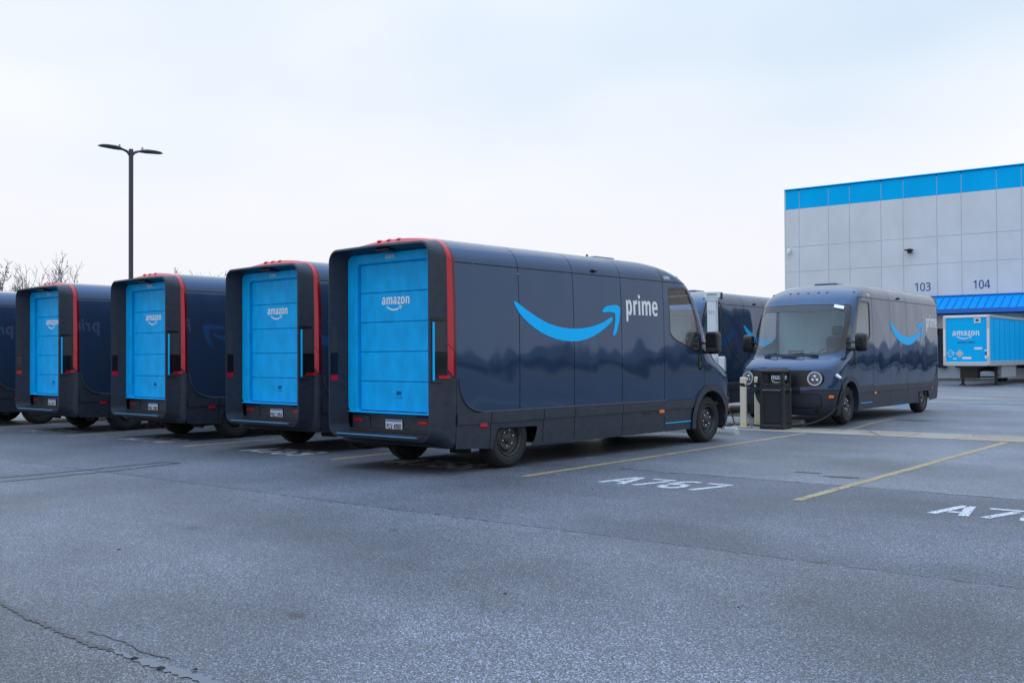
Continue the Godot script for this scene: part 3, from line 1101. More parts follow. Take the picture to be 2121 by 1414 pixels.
func trees() -> void:
	tree(-8, 98, 9.4, 0.8, 3.0, "thinly leaved tree cut by the left edge of the picture")
	tree(30, 100, 8.2, 0.2, 2.2, "low bushy tree just right of the left edge of the picture")
	tree(86, 98, 9.2, -1.6, 0.4, "bare tree leaning left above the fourth van's roof")
	tree(109, 104, 9.6, 0.3, 0.7, "straight slender bare tree between the leaning tree and the tallest tree")
	tree(134, 100, 10.1, -0.6, 1.6, "tallest bare tree of the group above the fourth van's red roof light")
	tree(372, 105, 9.2, -0.3, 2.6, "leafy treetop showing above the third van, left of two")
	tree(420, 105, 9.5, 0.4, 2.6, "leafy treetop showing above the third van, right of two")
	tree(396, 110, 9.2, 0.1, 2.2, "low treetop in the middle of the leafy group above the third van")


func far_wood() -> void:
	structure("added_verge", sheet(34.0, 58.0, -60, 120, 60, 0.02), M.verge_tan)  # unseen verge, added to mirror as a tan stripe in the flanks
	var c := Soup.new()
	for i in 260:
		var a := rng.randf_range(-0.5, 1.25)
		var at := Vector3(cos(a - 0.55), 0, sin(a - 0.55)) * rng.randf_range(118, 138)
		var h := rng.randf_range(2.6, 3.9)
		var w := rng.randf_range(2.0, 4.0)
		var rings := []
		for q in [[0.0, 0.15], [0.2, 0.8], [0.5, 1.0], [0.8, 0.7], [1.0, 0.12]]:
			var ring := PackedVector3Array()
			for j in 7:
				var b := TAU * j / 7
				ring.append(at + Vector3(cos(b) * w * q[1] * rng.randf_range(0.7, 1.2), h * q[0] + rng.randf_range(-0.3, 0.3), sin(b) * w * q[1] * rng.randf_range(0.7, 1.2)))
			rings.append(ring)
		c.loft(rings, true, 1.0, false)
	var o := obj("added_wood", c, M.hazy_wood)  # unseen wood, added for the band it mirrors in the flanks
	o.set_meta("kind", "stuff")
	tag(o, "hazy distant wood added out of view, mirrored in the vans' flanks", "wood")


func street_lamp() -> void:
	var x := (270.0 - 1060.5) / 2136.0
	var at := Vector3(x, 0, -1) * 37.4
	at.y = 0.0
	var t := thing("street_lamp", "tall dark double headed car park lamp rising behind the third van", "street lamp", at, -0.846)
	var H := 9.02
	var s := Soup.new()
	s.box(Vector3(0, H / 2, 0), Vector3(0.135, H, 0.135), 0.015)
	obj("pole", s, M.lamp_pole, t)
	var bs := Soup.new()
	bs.lathe([Vector2(0.001, 0.62), Vector2(0.29, 0.6), Vector2(0.3, 0.57), Vector2(0.3, 0.0)], Vector3.ZERO, Vector3.UP, 20)
	obj("concrete_base", bs, M.concrete_pale, t)
	for sg in [-1.0, 1.0]:
		var h := Soup.new()
		var rings := []
		# arm curves out of the pole, flattens into a long thin head pointing along z
		for q in [[0.05, -0.20, 0.05, 0.09], [0.16, -0.10, 0.05, 0.055], [0.30, -0.05, 0.06, 0.04], [0.40, -0.03, 0.12, 0.06], [0.58, -0.015, 0.18, 0.075], [0.86, -0.005, 0.19, 0.065], [1.06, -0.01, 0.16, 0.05], [1.18, -0.02, 0.04, 0.015]]:
			var ring := PackedVector3Array()
			for i in 12:
				ring.append(Vector3(q[2] * cos(TAU * i / 12), H + q[1] + q[3] * sin(TAU * i / 12), sg * q[0]))
			rings.append(ring)
		h.loft(rings, true)
		var hd := obj("lamp_head", h, M.lamp_pole, t)
		var e := Soup.new()
		e.box(Vector3(0, H + 0.065, sg * 0.42), Vector3(0.06, 0.10, 0.06), 0.01)
		obj("light_sensor", e, M.charger_grey, hd)


# ---------------------------------------------------------------- van

const XF := [[0.19, 5.77], [0.25, 5.83], [0.4, 5.91], [0.6, 5.95], [0.74, 5.945], [0.9, 5.93], [1.06, 5.90], [1.12, 5.86], [1.18, 5.78], [1.25, 5.64], [1.31, 5.51], [1.8, 5.14], [2.38, 4.68], [2.5, 4.56], [2.6, 4.42], [2.72, 4.16], [2.8, 3.84], [2.84, 3.48], [2.86, 3.0], [2.87, 2.5]]
const WY := [[0.19, 0.985], [0.25, 1.0], [0.7, 1.025], [1.3, 1.03], [2.0, 1.022], [2.48, 1.0]]
const DY := [[0.25, 0.74], [1.06, 0.76], [1.31, 0.78], [2.38, 0.52], [2.6, 0.6], [2.87, 0.9]]
const NX := 2.6


func front_x(y: float, z: float) -> float:
	var d := curve(DY, y)
	var q := clampf(absf(z) / half_width(y), 0.0, 1.0)
	return curve(XF, y) - d + d * pow(1.0 - pow(q, NX), 1.0 / NX)


func half_width(y: float) -> float:
	if y <= 2.48:
		return curve(WY, y)
	if y <= 2.82:
		var s := (y - 2.48) / 0.34
		return 0.66 + 0.34 * sqrt(maxf(0.0, 1.0 - s * s)) if s < 0.985 else 0.66 + 0.34 * sqrt(1.0 - 0.985 * 0.985) * (2.82 - y) / (0.015 * 0.34)
	return 0.66 * sqrt(maxf(0.0, 1.0 - (y - 2.82) / 0.05))


func body_half() -> Soup:
	var ys := []
	for y in [0.19, 0.20, 0.22, 0.25, 0.30, 0.36, 0.42, 0.5, 0.58, 0.64, 0.68, 0.72, 0.78, 0.84, 0.9, 0.96, 1.0, 1.03, 1.06, 1.08, 1.10, 1.12, 1.14, 1.16, 1.18, 1.20, 1.22, 1.24, 1.26, 1.28, 1.30, 1.33, 1.37]:
		ys.append(y)
	for i in range(1, 13):
		ys.append(1.37 + 1.11 * i / 12.0)
	for i in range(1, 15):
		ys.append(2.48 + 0.34 * sin(PI / 2 * i / 14.5))
	for q in [2.822, 2.826, 2.832, 2.84, 2.848, 2.855, 2.861, 2.866, 2.869, 2.87]:
		ys.append(q)
	var xs := []
	for i in 19:
		xs.append(float(i) / 19.0)
	var rows := []
	for y in ys:
		var w := half_width(y)
		var xf := curve(XF, y)
		var d := curve(DY, y)
		var row := PackedVector3Array()
		for f in xs:
			row.append(Vector3(lerpf(-1.0, xf - d, f), y, w))
		for i in 25:
			var a := PI / 2 * i / 24.0
			var cz := pow(maxf(cos(a), 0.0), 2.0 / NX)
			var cx := pow(maxf(sin(a), 0.0), 2.0 / NX)
			row.append(Vector3(xf - d + d * cx, y, w * cz if i < 24 else 0.0))
		rows.append(row)
	# smooth normals by finite differences, outward
	var r := rows.size()
	var m: int = rows[0].size()
	var s := Soup.new()
	var nn := []
	for i in r:
		var q := PackedVector3Array()
		for j in m:
			var du: Vector3 = rows[i][mini(j + 1, m - 1)] - rows[i][maxi(j - 1, 0)]
			var dv: Vector3 = rows[mini(i + 1, r - 1)][j] - rows[maxi(i - 1, 0)][j]
			if j == m - 1:
				du = Vector3(0, 0, -1)
			var x := dv.cross(du).normalized() if i < r - 1 else Vector3.UP
			if x.length() < 0.5:
				x = Vector3.UP
			if x.dot(Vector3(0.3 if j > 19 else 0.0, 0.2, 1.0 if j < m - 4 else 0.0)) < 0.0:
				x = -x
			if j == m - 1:
				x = Vector3(x.x, x.y, 0).normalized()
			q.append(x)
		nn.append(q)
	for i in r - 1:
		for j in m - 1:
			s.tri(rows[i][j], rows[i][j + 1], rows[i + 1][j + 1], nn[i][j], nn[i][j + 1], nn[i + 1][j + 1])
			s.tri(rows[i][j], rows[i + 1][j + 1], rows[i + 1][j], nn[i][j], nn[i + 1][j + 1], nn[i + 1][j])
	return s


func arc_poly(pts: Array) -> PackedVector2Array:
	var q := PackedVector2Array()
	for p in pts:
		q.append(Vector2(p[0], p[1]))
	return q


# corners of an outline rounded off
func soften(poly: PackedVector2Array, r: float, k := 4) -> PackedVector2Array:
	var q := PackedVector2Array()
	var n := poly.size()
	for i in n:
		var b := poly[i]
		var a := poly[(i - 1 + n) % n] - b
		var c := poly[(i + 1) % n] - b
		var e := minf(r, minf(a.length(), c.length()) * 0.45)
		var p0 := b + a.normalized() * e
		var p1 := b + c.normalized() * e
		for j in k + 1:
			var t := float(j) / k
			q.append(p0.lerp(b, t).lerp(b.lerp(p1, t), t))
	return q


func smile(k: float) -> Array:
	# the swoosh and its arrow head, from 0 at its left tip; unit = metres on the van's side
	var sw := [[-0.021, 0.476], [-0.007, 0.488], [0.021, 0.484], [0.14, 0.426], [0.319, 0.346], [0.45, 0.293], [0.575, 0.249], [0.70, 0.213], [0.84, 0.188], [0.97, 0.172], [1.112, 0.164], [1.25, 0.165], [1.394, 0.172], [1.52, 0.185], [1.642, 0.204], [1.77, 0.233], [1.897, 0.27], [1.97, 0.297], [2.028, 0.324], [2.072, 0.338], [2.102, 0.331], [2.107, 0.305], [2.075, 0.275], [2.027, 0.242], [1.92, 0.182], [1.81, 0.129], [1.665, 0.073], [1.515, 0.032], [1.38, 0.008], [1.25, -0.005], [1.12, -0.007], [0.993, 0.0], [0.84, 0.017], [0.686, 0.05], [0.53, 0.096], [0.39, 0.154], [0.26, 0.218], [0.139, 0.295], [0.065, 0.36], [0.006, 0.429]]
	var ar := [[1.865, 0.419], [1.882, 0.444], [1.934, 0.477], [2.0, 0.497], [2.074, 0.507], [2.15, 0.514], [2.215, 0.514], [2.25, 0.509], [2.277, 0.498], [2.291, 0.484], [2.295, 0.468], [2.295, 0.42], [2.285, 0.369], [2.27, 0.29], [2.247, 0.226], [2.22, 0.165], [2.188, 0.114], [2.168, 0.093], [2.148, 0.085], [2.127, 0.083], [2.113, 0.09], [2.113, 0.113], [2.135, 0.165], [2.154, 0.224], [2.17, 0.275], [2.177, 0.327], [2.177, 0.365], [2.169, 0.392], [2.152, 0.406], [2.125, 0.411], [2.007, 0.413], [1.899, 0.404]]
	var out := []
	for l in [sw, ar]:
		var q := PackedVector2Array()
		for p in l:
			q.append(Vector2(p[0], p[1]) * k)
		out.append(q)
	return out


func wheel(called: String, parent: Node, x: float, sg: float) -> void:
	var o := Vector3(x, 0.372, sg * 0.985)
	var ax := Vector3(0, 0, sg)
	var w := holder(called, parent, o)
	var t := Soup.new()
	t.lathe([Vector2(0.22, -0.23), Vector2(0.30, -0.245), Vector2(0.345, -0.235), Vector2(0.366, -0.20), Vector2(0.372, -0.17), Vector2(0.372, -0.075), Vector2(0.366, -0.045), Vector2(0.352, -0.018), Vector2(0.325, -0.002), Vector2(0.29, 0.004), Vector2(0.255, -0.001), Vector2(0.232, -0.012), Vector2(0.222, -0.03)], Vector3.ZERO, ax, 40, false)
	t.lathe([Vector2(0.331, 0.0005), Vector2(0.326, 0.004), Vector2(0.318, 0.006), Vector2(0.312, 0.005)], Vector3.ZERO, ax, 40)
	for i in 44:  # tread blocks
		var a := TAU * i / 44
		var b := Basis(Vector3.BACK, a)
		for zz in [-0.17, -0.122, -0.074]:
			t.box(Vector3(0, 0.372, zz * sg), Vector3(0.036, 0.012, 0.036), 0.003, Transform3D(b, Vector3.ZERO))
	obj("tyre", t, M.rubber, w)
	var r := Soup.new()
	r.lathe([Vector2(0.223, -0.035), Vector2(0.226, -0.008), Vector2(0.216, -0.004), Vector2(0.206, -0.014), Vector2(0.202, -0.05), Vector2(0.188, -0.085), Vector2(0.172, -0.078), Vector2(0.158, -0.052), Vector2(0.135, -0.042), Vector2(0.125, -0.048), Vector2(0.085, -0.052), Vector2(0.066, -0.05), Vector2(0.06, -0.028), Vector2(0.045, -0.022), Vector2(0.0005, -0.022)], Vector3.ZERO, ax, 36, false)
	for i in 12:
		var a := TAU * (i + 0.5) / 12
		r.lathe([Vector2(0.014, 0.0), Vector2(0.014, 0.004), Vector2(0.0005, 0.004)], Vector3(cos(a) * 0.172, sin(a) * 0.172, -0.082 * sg), ax, 8)
	obj("rim", r, M.steel_rim, w)
	for i in 6:
		var a := TAU * i / 6 + 0.26
		var n := Soup.new()
		n.lathe([Vector2(0.0115, -0.03), Vector2(0.0115, 0.0), Vector2(0.007, 0.008), Vector2(0.0005, 0.009)], Vector3(cos(a) * 0.1, sin(a) * 0.1, -0.03 * sg), ax, 8)
		obj("wheel_nut", n, M.chrome, w)


const CHAMFER := [[0.0, 0.0], [0.06, 0.012], [0.13, 0.04], [0.27, 0.54], [0.34, 0.62], [0.6, 0.82], [0.8, 0.93], [1.0, 1.0]]


# outline of the rear shroud: k=0 the body's end, k=1 the lip; equal numbers of points
func shroud_ring(f: float, inner := false) -> PackedVector3Array:
	var half := PackedVector2Array()  # (z, y) from bottom centre up the right side to top centre
	var lip := PackedVector2Array()
	var hw := 0.925
	var yb := 0.395
	var yt := 2.765
	var rt := 0.16
	var rb := 0.16
	if inner:
		hw = 0.905; yb = 0.425; yt = 2.74; rt = 0.14; rb = 0.13
	for i in 6:
		half.append(Vector2(0.92 * i / 5.0, 0.30)); lip.append(Vector2((hw - rb) * i / 5.0, yb))
	for i in range(1, 7):
		var a := PI / 2 * i / 6
		half.append(Vector2(0.92 + 0.09 * sin(a), 0.39 - 0.09 * cos(a))); lip.append(Vector2(hw - rb + rb * sin(a), yb + rb - rb * cos(a)))
	for y in [0.5, 0.6, 0.72, 0.85, 1.0, 1.12, 1.14, 1.30, 1.45, 1.46, 1.6, 1.75, 1.84, 2.0, 2.2, 2.35, 2.48]:
		half.append(Vector2(half_width(y), y)); lip.append(Vector2(hw, lerpf(yb + rb, yt - rt, (y - 0.36) / 2.12)))
	for i in range(1, 13):
		var a := PI / 2 * i / 12
		half.append(Vector2(0.66 + 0.34 * cos(a), 2.48 + 0.34 * sin(a))); lip.append(Vector2(hw - rt + rt * cos(a), yt - rt + rt * sin(a)))
	for i in range(1, 9):
		var z := 0.66 * (1.0 - i / 8.0)
		half.append(Vector2(z, 2.82 + 0.05 * (1.0 - pow(z / 0.66, 2)))); lip.append(Vector2((hw - rt) * (1.0 - i / 8.0), yt + 0.012 * (i / 8.0)))
	var g := curve(CHAMFER, f)
	var x := -1.0 - 0.335 * (f if f < 1.0 else 1.0)
	var right := PackedVector3Array()
	for i in half.size():
		var q := half[i].lerp(lip[i], g)
		right.append(Vector3(x, q.y, q.x))
	var out := right.duplicate()
	for i in range(right.size() - 2, 0, -1):
		out.append(right[i] * Vector3(1, 1, -1))
	return out


func sub_ring(ring: PackedVector3Array, i0: int, i1: int) -> PackedVector3Array:
	return ring.slice(i0, i1 + 1)


func moved(ring: PackedVector3Array, by: float) -> PackedVector3Array:
	# grow (+) or shrink (-) an outline in its own plane
	var c := Vector3.ZERO
	for v in ring:
		c += v
	c /= ring.size()
	var o := PackedVector3Array()
	for v in ring:
		var d: Vector3 = v - Vector3(v.x, clampf(v.y, 0.9, 2.2), 0.0)
		o.append(v + d.normalized() * by)
	return o


func rr_loop(hw: float, y0: float, y1: float, r: float, x: float) -> PackedVector3Array:
	var o := PackedVector3Array()
	for q in rounded(-hw, y0, hw, y1, r, 6):
		o.append(Vector3(x, q.y, q.x))
	return o


func make_van() -> Node3D:
	var v := thing("delivery_van", "", "van", Vector3.ZERO)
	var half := body_half()
	# --- cladding line, low along the side and round the nose, curving up at the tail
	var low := [[-1.2, 1.13], [-0.957, 1.13], [-0.95, 1.05], [-0.93, 0.97], [-0.885, 0.885], [-0.81, 0.81], [-0.70, 0.757], [-0.56, 0.73], [-0.4, 0.72], [4.385, 0.72]]
	for i in 15:
		var a := deg_to_rad(142.0 - 108.0 * i / 14.0)
		low.append([4.867 + 0.56 * cos(a), 0.37 + 0.56 * sin(a)])
	low += [[5.36, 0.68], [7.0, 0.68], [7.0, -1.0], [-1.2, -1.0]]
	var c := half.cut(arc_poly(low), 0, -2.0)
	var clad: Soup = c[0]
	var up: Soup = c[1]
	# wheel openings
	clad = clad.cut(disc(4.867, 0.37, 0.465, 36), 0, 0.0)[1]
	clad = clad.cut(soften(arc_poly([[-0.36, 0.0], [-0.33, 0.36], [-0.27, 0.515], [0.51, 0.50], [0.46, 0.33], [0.36, 0.22], [0.36, 0.0]]), 0.05), 0, 0.0)[1]
	clad = clad.cut(arc_poly([[-1.2, 0.0], [-1.2, 0.31], [-1.0, 0.305], [-0.36, 0.268], [-0.36, 0.0]]), 0, 0.0)[1]
	clad = clad.cut(rect(-0.4, -0.1, 4.42, 0.25), 0, -2.0)[1]
	var flares := clad.cut(disc(4.867, 0.37, 0.575, 40), 0, 0.0)
	var fl: Soup = flares[0].pushed(0.030)
	# return edges of the flare and of the rear opening, so that they have thickness
	var edge := []
	for rr in [[0.465, 0.030], [0.465, -0.16]]:
		var ring := PackedVector3Array()
		for i in 25:
			var a := deg_to_rad(196.0 - 212.0 * i / 24.0)
			var y: float = 0.37 + rr[0] * sin(a)
			ring.append(Vector3(4.867 + rr[0] * cos(a), y, half_width(y) + rr[1] - (0.10 if cos(a) > 0.7 else 0.0) * maxf(0.0, cos(a) - 0.7)))
		edge.append(ring)
	fl.loft(edge, false, -1.0)
	var edge2 := []
	for rr in [[0.56, 0.0], [0.56, 0.032]]:
		var ring := PackedVector3Array()
		for i in 25:
			var a := deg_to_rad(142.0 - 108.0 * i / 24.0)
			var y: float = 0.37 + rr[0] * sin(a)
			ring.append(Vector3(4.867 + rr[0] * cos(a), y, half_width(y) + rr[1]))
		edge2.append(ring)
	fl.loft(edge2, false, 1.0)
	obj("wheel_arch_flare", fl, M.cladding, v)
	obj("wheel_arch_flare", fl.flipped(), M.cladding, v)
	# lower cladding split into front bumper, sill panels and rear quarters
	clad = flares[1]
	var gaps := Soup.new()
	for x in [-0.40, 0.62, 1.29, 2.41, 3.52]:
		var g := clad.cut(rect(x - 0.005, 0.2, x + 0.005, 0.8), 0)
		gaps.add(g[0]); clad = g[1]
	for seg in [[-1.2, -0.40, "rear_quarter_cladding"], [-0.40, 0.62, "side_cladding"], [0.62, 1.29, "side_cladding"], [1.29, 2.41, "side_cladding"], [2.41, 3.52, "side_cladding"], [3.52, 4.8, "door_cladding"]]:
		var g := clad.cut(rect(seg[0], -0.1, seg[1], 1.3), 0, -2.0)
		clad = g[1]
		# a crease line low on the panel: upper part stands proud
		var top: Array = g[0].cut(rect(seg[0], 0.585, seg[1], 0.72), 0)
		var s := Soup.new()
		s.add(top[0].pushed(0.018)); s.add(top[1].pushed(0.004))
		obj(seg[2], s, M.cladding, v); obj(seg[2], s.flipped(), M.cladding, v)
	# ledge on top of the side cladding
	var ledge := Soup.new()
	var lp := [Vector3(3.55, 0.714, half_width(0.72) + 0.004)]
	for i in range(8, 0, -1):
		lp.append(Vector3(low[i][0], low[i][1], half_width(low[i][1]) + 0.003))
	ledge.tube(through([lp[0], Vector3(1.5, 0.717, lp[0].z), lp[1], lp[2], lp[3], lp[4], lp[5], lp[6], lp[7], lp[8]], 4), 0.017, 0.015, 8)
	obj("cladding_ledge", ledge.both(), M.cladding, v)
	# --- front bumper
	var lower_in := rounded(-0.80, 0.33, 0.80, 0.615, 0.08)
	var ib := clad.cut(lower_in, 1, 0.5)
	var bump := Soup.new()
	bump.add(ib[1].pushed(0.006)); bump.add(ib[0].pushed(-0.012))
	obj("front_bumper", bump.both(), M.cladding, v)
	var slot := Soup.new()
	slot.box(Vector3(5.925, 0.655, 0), Vector3(0.05, 0.065, 0.9), 0.012)
	obj("bumper_slot", slot, M.gap, v)
	var blip := Soup.new()
	var lip_rings := []
	for q in [[0.66, 0.004], [0.685, 0.020], [0.705, 0.004]]:
		var ring := PackedVector3Array()
		for i in 17:
			var a := PI / 2 * (0.10 + 0.58 * i / 16.0)
			var zz := half_width(q[0]) * pow(cos(a), 2.0 / NX)
			ring.append(Vector3(front_x(q[0], zz) + q[1] * sin(a), q[0], zz + q[1] * cos(a)))
		lip_rings.append(ring)
	blip.loft(lip_rings, false)
	obj("bumper_lip", blip.both(), M.cladding, v)
	# --- windshield, windows
	var ws := arc_poly([[-0.05, 2.375], [0.90, 2.36], [0.945, 2.30], [0.965, 2.1], [0.968, 1.7], [0.95, 1.46], [0.90, 1.385], [0.7, 1.345], [-0.05, 1.325]])
	var a1 := up.cut(ws, 1, 0.12)
	up = a1[1]
	var clear := arc_poly([[-0.05, 2.235], [0.83, 2.23], [0.885, 2.17], [0.905, 1.95], [0.90, 1.55], [0.85, 1.44], [0.65, 1.39], [-0.05, 1.37]])
	var a2: Array = a1[0].cut(clear, 1, 0.0)
	obj("windshield", a2[0].pushed(-0.010).both(), M.glass, v)
	obj("windshield_border", a2[1].pushed(-0.006).both(), M.frit, v)
	var win := soften(arc_poly([[3.68, 2.405], [4.19, 2.425], [4.30, 2.25], [4.43, 1.99], [4.56, 1.50], [4.44, 1.485], [3.83, 1.655], [3.70, 1.74]]), 0.05)
	var rubber := soften(arc_poly([[3.65, 2.435], [4.20, 2.455], [4.32, 2.27], [4.46, 2.0], [4.60, 1.48], [4.43, 1.45], [3.81, 1.625], [3.67, 1.71]]), 0.06)
	var b1 := up.cut(rubber, 0)
	up = b1[1]
	var b2: Array = b1[0].cut(win, 0, 0.0)
	var frame: Soup = b2[1].pushed(-0.004)
	obj("window_seal", frame, M.black, v); obj("window_seal", frame.flipped(), M.black, v)
	var pane: Soup = b2[0].pushed(-0.012)
	obj("cab_window", pane, M.glass, v); obj("cab_window", pane.flipped(), M.glass, v)
	var quarter := soften(arc_poly([[4.66, 1.92], [4.70, 1.92], [5.02, 1.49], [5.0, 1.44], [4.69, 1.44], [4.655, 1.5]]), 0.03)
	var q1 := up.cut(quarter, 0, 0.12)
	up = q1[1]
	var qs: Soup = q1[0].pushed(-0.004)
	obj("quarter_window", qs, M.glass, v); obj("quarter_window", qs.flipped(), M.glass, v)
	# --- grille and headlamps
	var gr := up.cut(rounded(-0.845, 0.735, 0.845, 1.045, 0.15, 8), 1, 0.4)
	up = gr[1]
	obj("grille", gr[0].pushed(-0.022).both(), M.black, v)
	for sg in [1.0, -1.0]:
		headlamp(v, sg)
	# --- handles
	var hd := up.cut(rounded(4.49, 1.17, 4.60, 1.43, 0.035), 0)
	up = hd[1]
	var pocket: Soup = hd[0].pushed(-0.03)
	for sg in [1.0, -1.0]:
		var h := obj("door_handle", pocket if sg > 0 else pocket.flipped(), M.black, v)
		var bar := Soup.new()
		bar.box(Vector3(4.545, 1.30, sg * 1.028), Vector3(0.05, 0.22, 0.022), 0.009)
		obj("grip", bar, M.black, h)
	# --- panel gaps
	var gw := 0.0055
	for x in [0.15, 1.28, 2.40, 3.51]:
		for ax in [2, 0]:
			var g := up.cut(PackedVector2Array([Vector2(x - gw, -5), Vector2(x + gw, -5), Vector2(x + gw, 5), Vector2(x - gw, 5)]), ax, 0.65 if ax == 2 else 0.02)
			gaps.add(g[0]); up = g[1]
	var sm := up.cut(rect(-1.0, 2.515, 4.22, 2.515 + 2 * gw), 0)
	gaps.add(sm[0]); up = sm[1]
	var door_line := [[4.22, 2.52], [4.36, 2.30], [4.50, 2.0], [4.645, 1.5], [4.66, 1.44], [4.70, 1.0], [4.665, 0.88]]
	var dl := PackedVector2Array()
	for p in door_line:
		dl.append(Vector2(p[0] - gw, p[1]))
	for i in range(door_line.size() - 1, -1, -1):
		dl.append(Vector2(door_line[i][0] + gw, door_line[i][1]))
	var d1 := up.cut(dl, 0)
	gaps.add(d1[0]); up = d1[1]
	var gp := gaps.pushed(-0.006)
	obj("panel_gap", gp.both(), M.gap, v)
	# --- split the painted shell into panels
	var door_poly := arc_poly([[3.51, 0.3], [3.51, 2.52], [4.22, 2.52], [4.36, 2.30], [4.50, 2.0], [4.645, 1.5], [4.66, 1.44], [4.70, 1.0], [4.665, 0.88], [4.5, 0.6], [4.4, 0.3]])
	var dp := up.cut(door_poly, 0)
	up = dp[1]
	obj("cab_door", dp[0], M.paint, v); obj("cab_door", dp[0].flipped(), M.paint, v)
	var xs := [-1.1, 0.15, 1.28, 2.40, 3.51]
	for i in 4:
		var sp := up.cut(rect(xs[i], 0.3, xs[i + 1], 2.52), 0)
		up = sp[1]
		obj("side_panel", sp[0], M.paint, v); obj("side_panel", sp[0].flipped(), M.paint, v)
		var rp := Soup.new()
		for ax in [2, 0]:
			var q := up.cut(PackedVector2Array([Vector2(xs[i], -5), Vector2(xs[i + 1], -5), Vector2(xs[i + 1], 5), Vector2(xs[i], 5)]), ax, 0.65 if ax == 2 else 0.02)
			rp.add(q[0]); up = q[1]
		obj("roof_panel", rp.both(), M.paint, v)
	var fh := Soup.new()
	for ax in [2, 0, 1]:
		var q := up.cut([PackedVector2Array([Vector2(3.4, -5), Vector2(5, -5), Vector2(5, 5), Vector2(3.4, 5)]), rect(3.4, 2.37, 5, 3), rect(-0.1, 2.37, 1.2, 3)][ax], ax, -2.0 if ax else 0.0)
		if ax == 2:
			q = up.cut(rect(3.4, -5, 5.0, 5), 2, 0.8)
			var hi := Soup.new()
			var lo := Soup.new()
			for i in range(0, q[0].p.size(), 3):
				(hi if q[0].p[i].y > 2.3 else lo).keep(q[0], i)
			q[1].add(lo)
			q[0] = hi
		fh.add(q[0]); up = q[1]
	obj("roof_front", fh.both(), M.paint, v)
	obj("hood", up.both(), M.paint, v)
	# --- small things on the shell
	var lamps := Soup.new()
	for z in [-0.86, -0.39, -0.22, 0.0, 0.22, 0.39, 0.86]:
		var s := Soup.new()
		var yy := 2.625
		var x := front_x(yy, z)
		s.box(Vector3(x - 0.01, yy, z), Vector3(0.05, 0.026, 0.052), 0.01)
		obj("clearance_lamp", s, M.smoked, v)
	var cam := Soup.new()
	cam.box(Vector3(1.78, 2.585, 0.995), Vector3(0.09, 0.045, 0.07), 0.015)
	obj("side_camera", cam, M.black, v); obj("side_camera", cam.flipped(), M.black, v)
	var dot := Soup.new()
	dot.lathe([Vector2(0.018, -0.02), Vector2(0.018, 0.008), Vector2(0.001, 0.012)], Vector3(3.86, 2.66, 0.855), Vector3(0, 0.55, 0.83), 10)
	obj("roof_sensor", dot, M.black, v); obj("roof_sensor", dot.flipped(), M.black, v)
	var hatch := Soup.new()
	hatch.box(Vector3(2.95, 2.875, 0.1), Vector3(0.5, 0.05, 0.5), 0.02)
	obj("roof_hatch", hatch, M.paint, v)
	var ant := Soup.new()
	ant.lathe([Vector2(0.02, 0.0), Vector2(0.016, 0.05), Vector2(0.001, 0.055)], Vector3(2.55, 2.86, 0.3), Vector3.UP, 8)
	obj("antenna", ant, M.black, v)
	for sg in [1.0, -1.0]:
		var om := Soup.new()
		om.box(Vector3(3.42, 0.560, sg * 1.035), Vector3(0.135, 0.05, 0.02), 0.008)
		obj("side_marker", om, M.orange_lens, v)
		var ol := Soup.new()
		ol.box(Vector3(3.05, 0.555, sg * 1.028), Vector3(0.22, 0.03, 0.012), 0.004)
		obj("charge_label", ol, M.black, v)
		var rm := Soup.new()
		rm.box(Vector3(-0.53, 0.575, sg * 1.03), Vector3(0.135, 0.075, 0.018), 0.01)
		obj("rear_side_marker", rm, M.red_lens, v)
		var fm := Soup.new()
		fm.box(Vector3.ZERO, Vector3(0.12, 0.055, 0.03), 0.012, Transform3D(Basis(Vector3.UP, sg * atan2(0.10, front_x(0.545, 0.885) - front_x(0.545, 0.985))), Vector3(front_x(0.545, 0.935) + 0.004, 0.545, sg * 0.938)))
		obj("front_marker", fm, M.orange_lens, v)
		var bs := Soup.new()
		bs.box(Vector3(3.92, 0.373, sg * 1.012), Vector3(0.74, 0.014, 0.016), 0.004)
		obj("door_trim", bs, M.decal_blue, v)
		mirror(v, sg)
	# --- decals
	for sg in [1.0, -1.0]:
		var sm2 := smile(1.0)
		var dec := Soup.new()
		var z := half_width(1.8) + 0.001
		var t := Transform3D(Basis(), Vector3(0.066, 1.604, z)) if sg > 0 else Transform3D(Basis(Vector3.UP, PI), Vector3(2.42, 1.574, -z))
		for q in sm2:
			dec.prism(q, 0.003, t)
		hug(dec)
		obj("smile_emblem", dec, M.decal_blue, v)
		var lt := text("side_lettering", "prime", 0.385, M.decal_white, v, Transform3D(), bold, 0.0, 0.006)
		var lw: float = lt.mesh.get_aabb().size.x
		var lx := Transform3D(Basis(Vector3.UP, 0.0 if sg > 0 else PI), Vector3(2.93 if sg > 0 else -0.56, 2.125, sg * half_width(1.8))) * Transform3D(Basis.from_scale(Vector3(0.82 / lw, 1, 1)), Vector3.ZERO)
		var la: Array = lt.mesh.get_mesh_arrays() if lt.mesh is PrimitiveMesh else lt.mesh.surface_get_arrays(0)
		var ls := Soup.new()
		var lv: PackedVector3Array = la[Mesh.ARRAY_VERTEX]
		var ln: PackedVector3Array = la[Mesh.ARRAY_NORMAL]
		var li: PackedInt32Array = la[Mesh.ARRAY_INDEX] if la[Mesh.ARRAY_INDEX] != null else PackedInt32Array(range(lv.size()))
		for i in range(0, li.size(), 3):
			ls.tri(lx * lv[li[i]], lx * lv[li[i + 1]], lx * lv[li[i + 2]], lx.basis * ln[li[i]], lx.basis * ln[li[i + 1]], lx.basis * ln[li[i + 2]])
		for i in ls.n.size():
			ls.n[i] = ls.n[i].normalized()
		hug(ls)
		lt.mesh = ls.mesh()
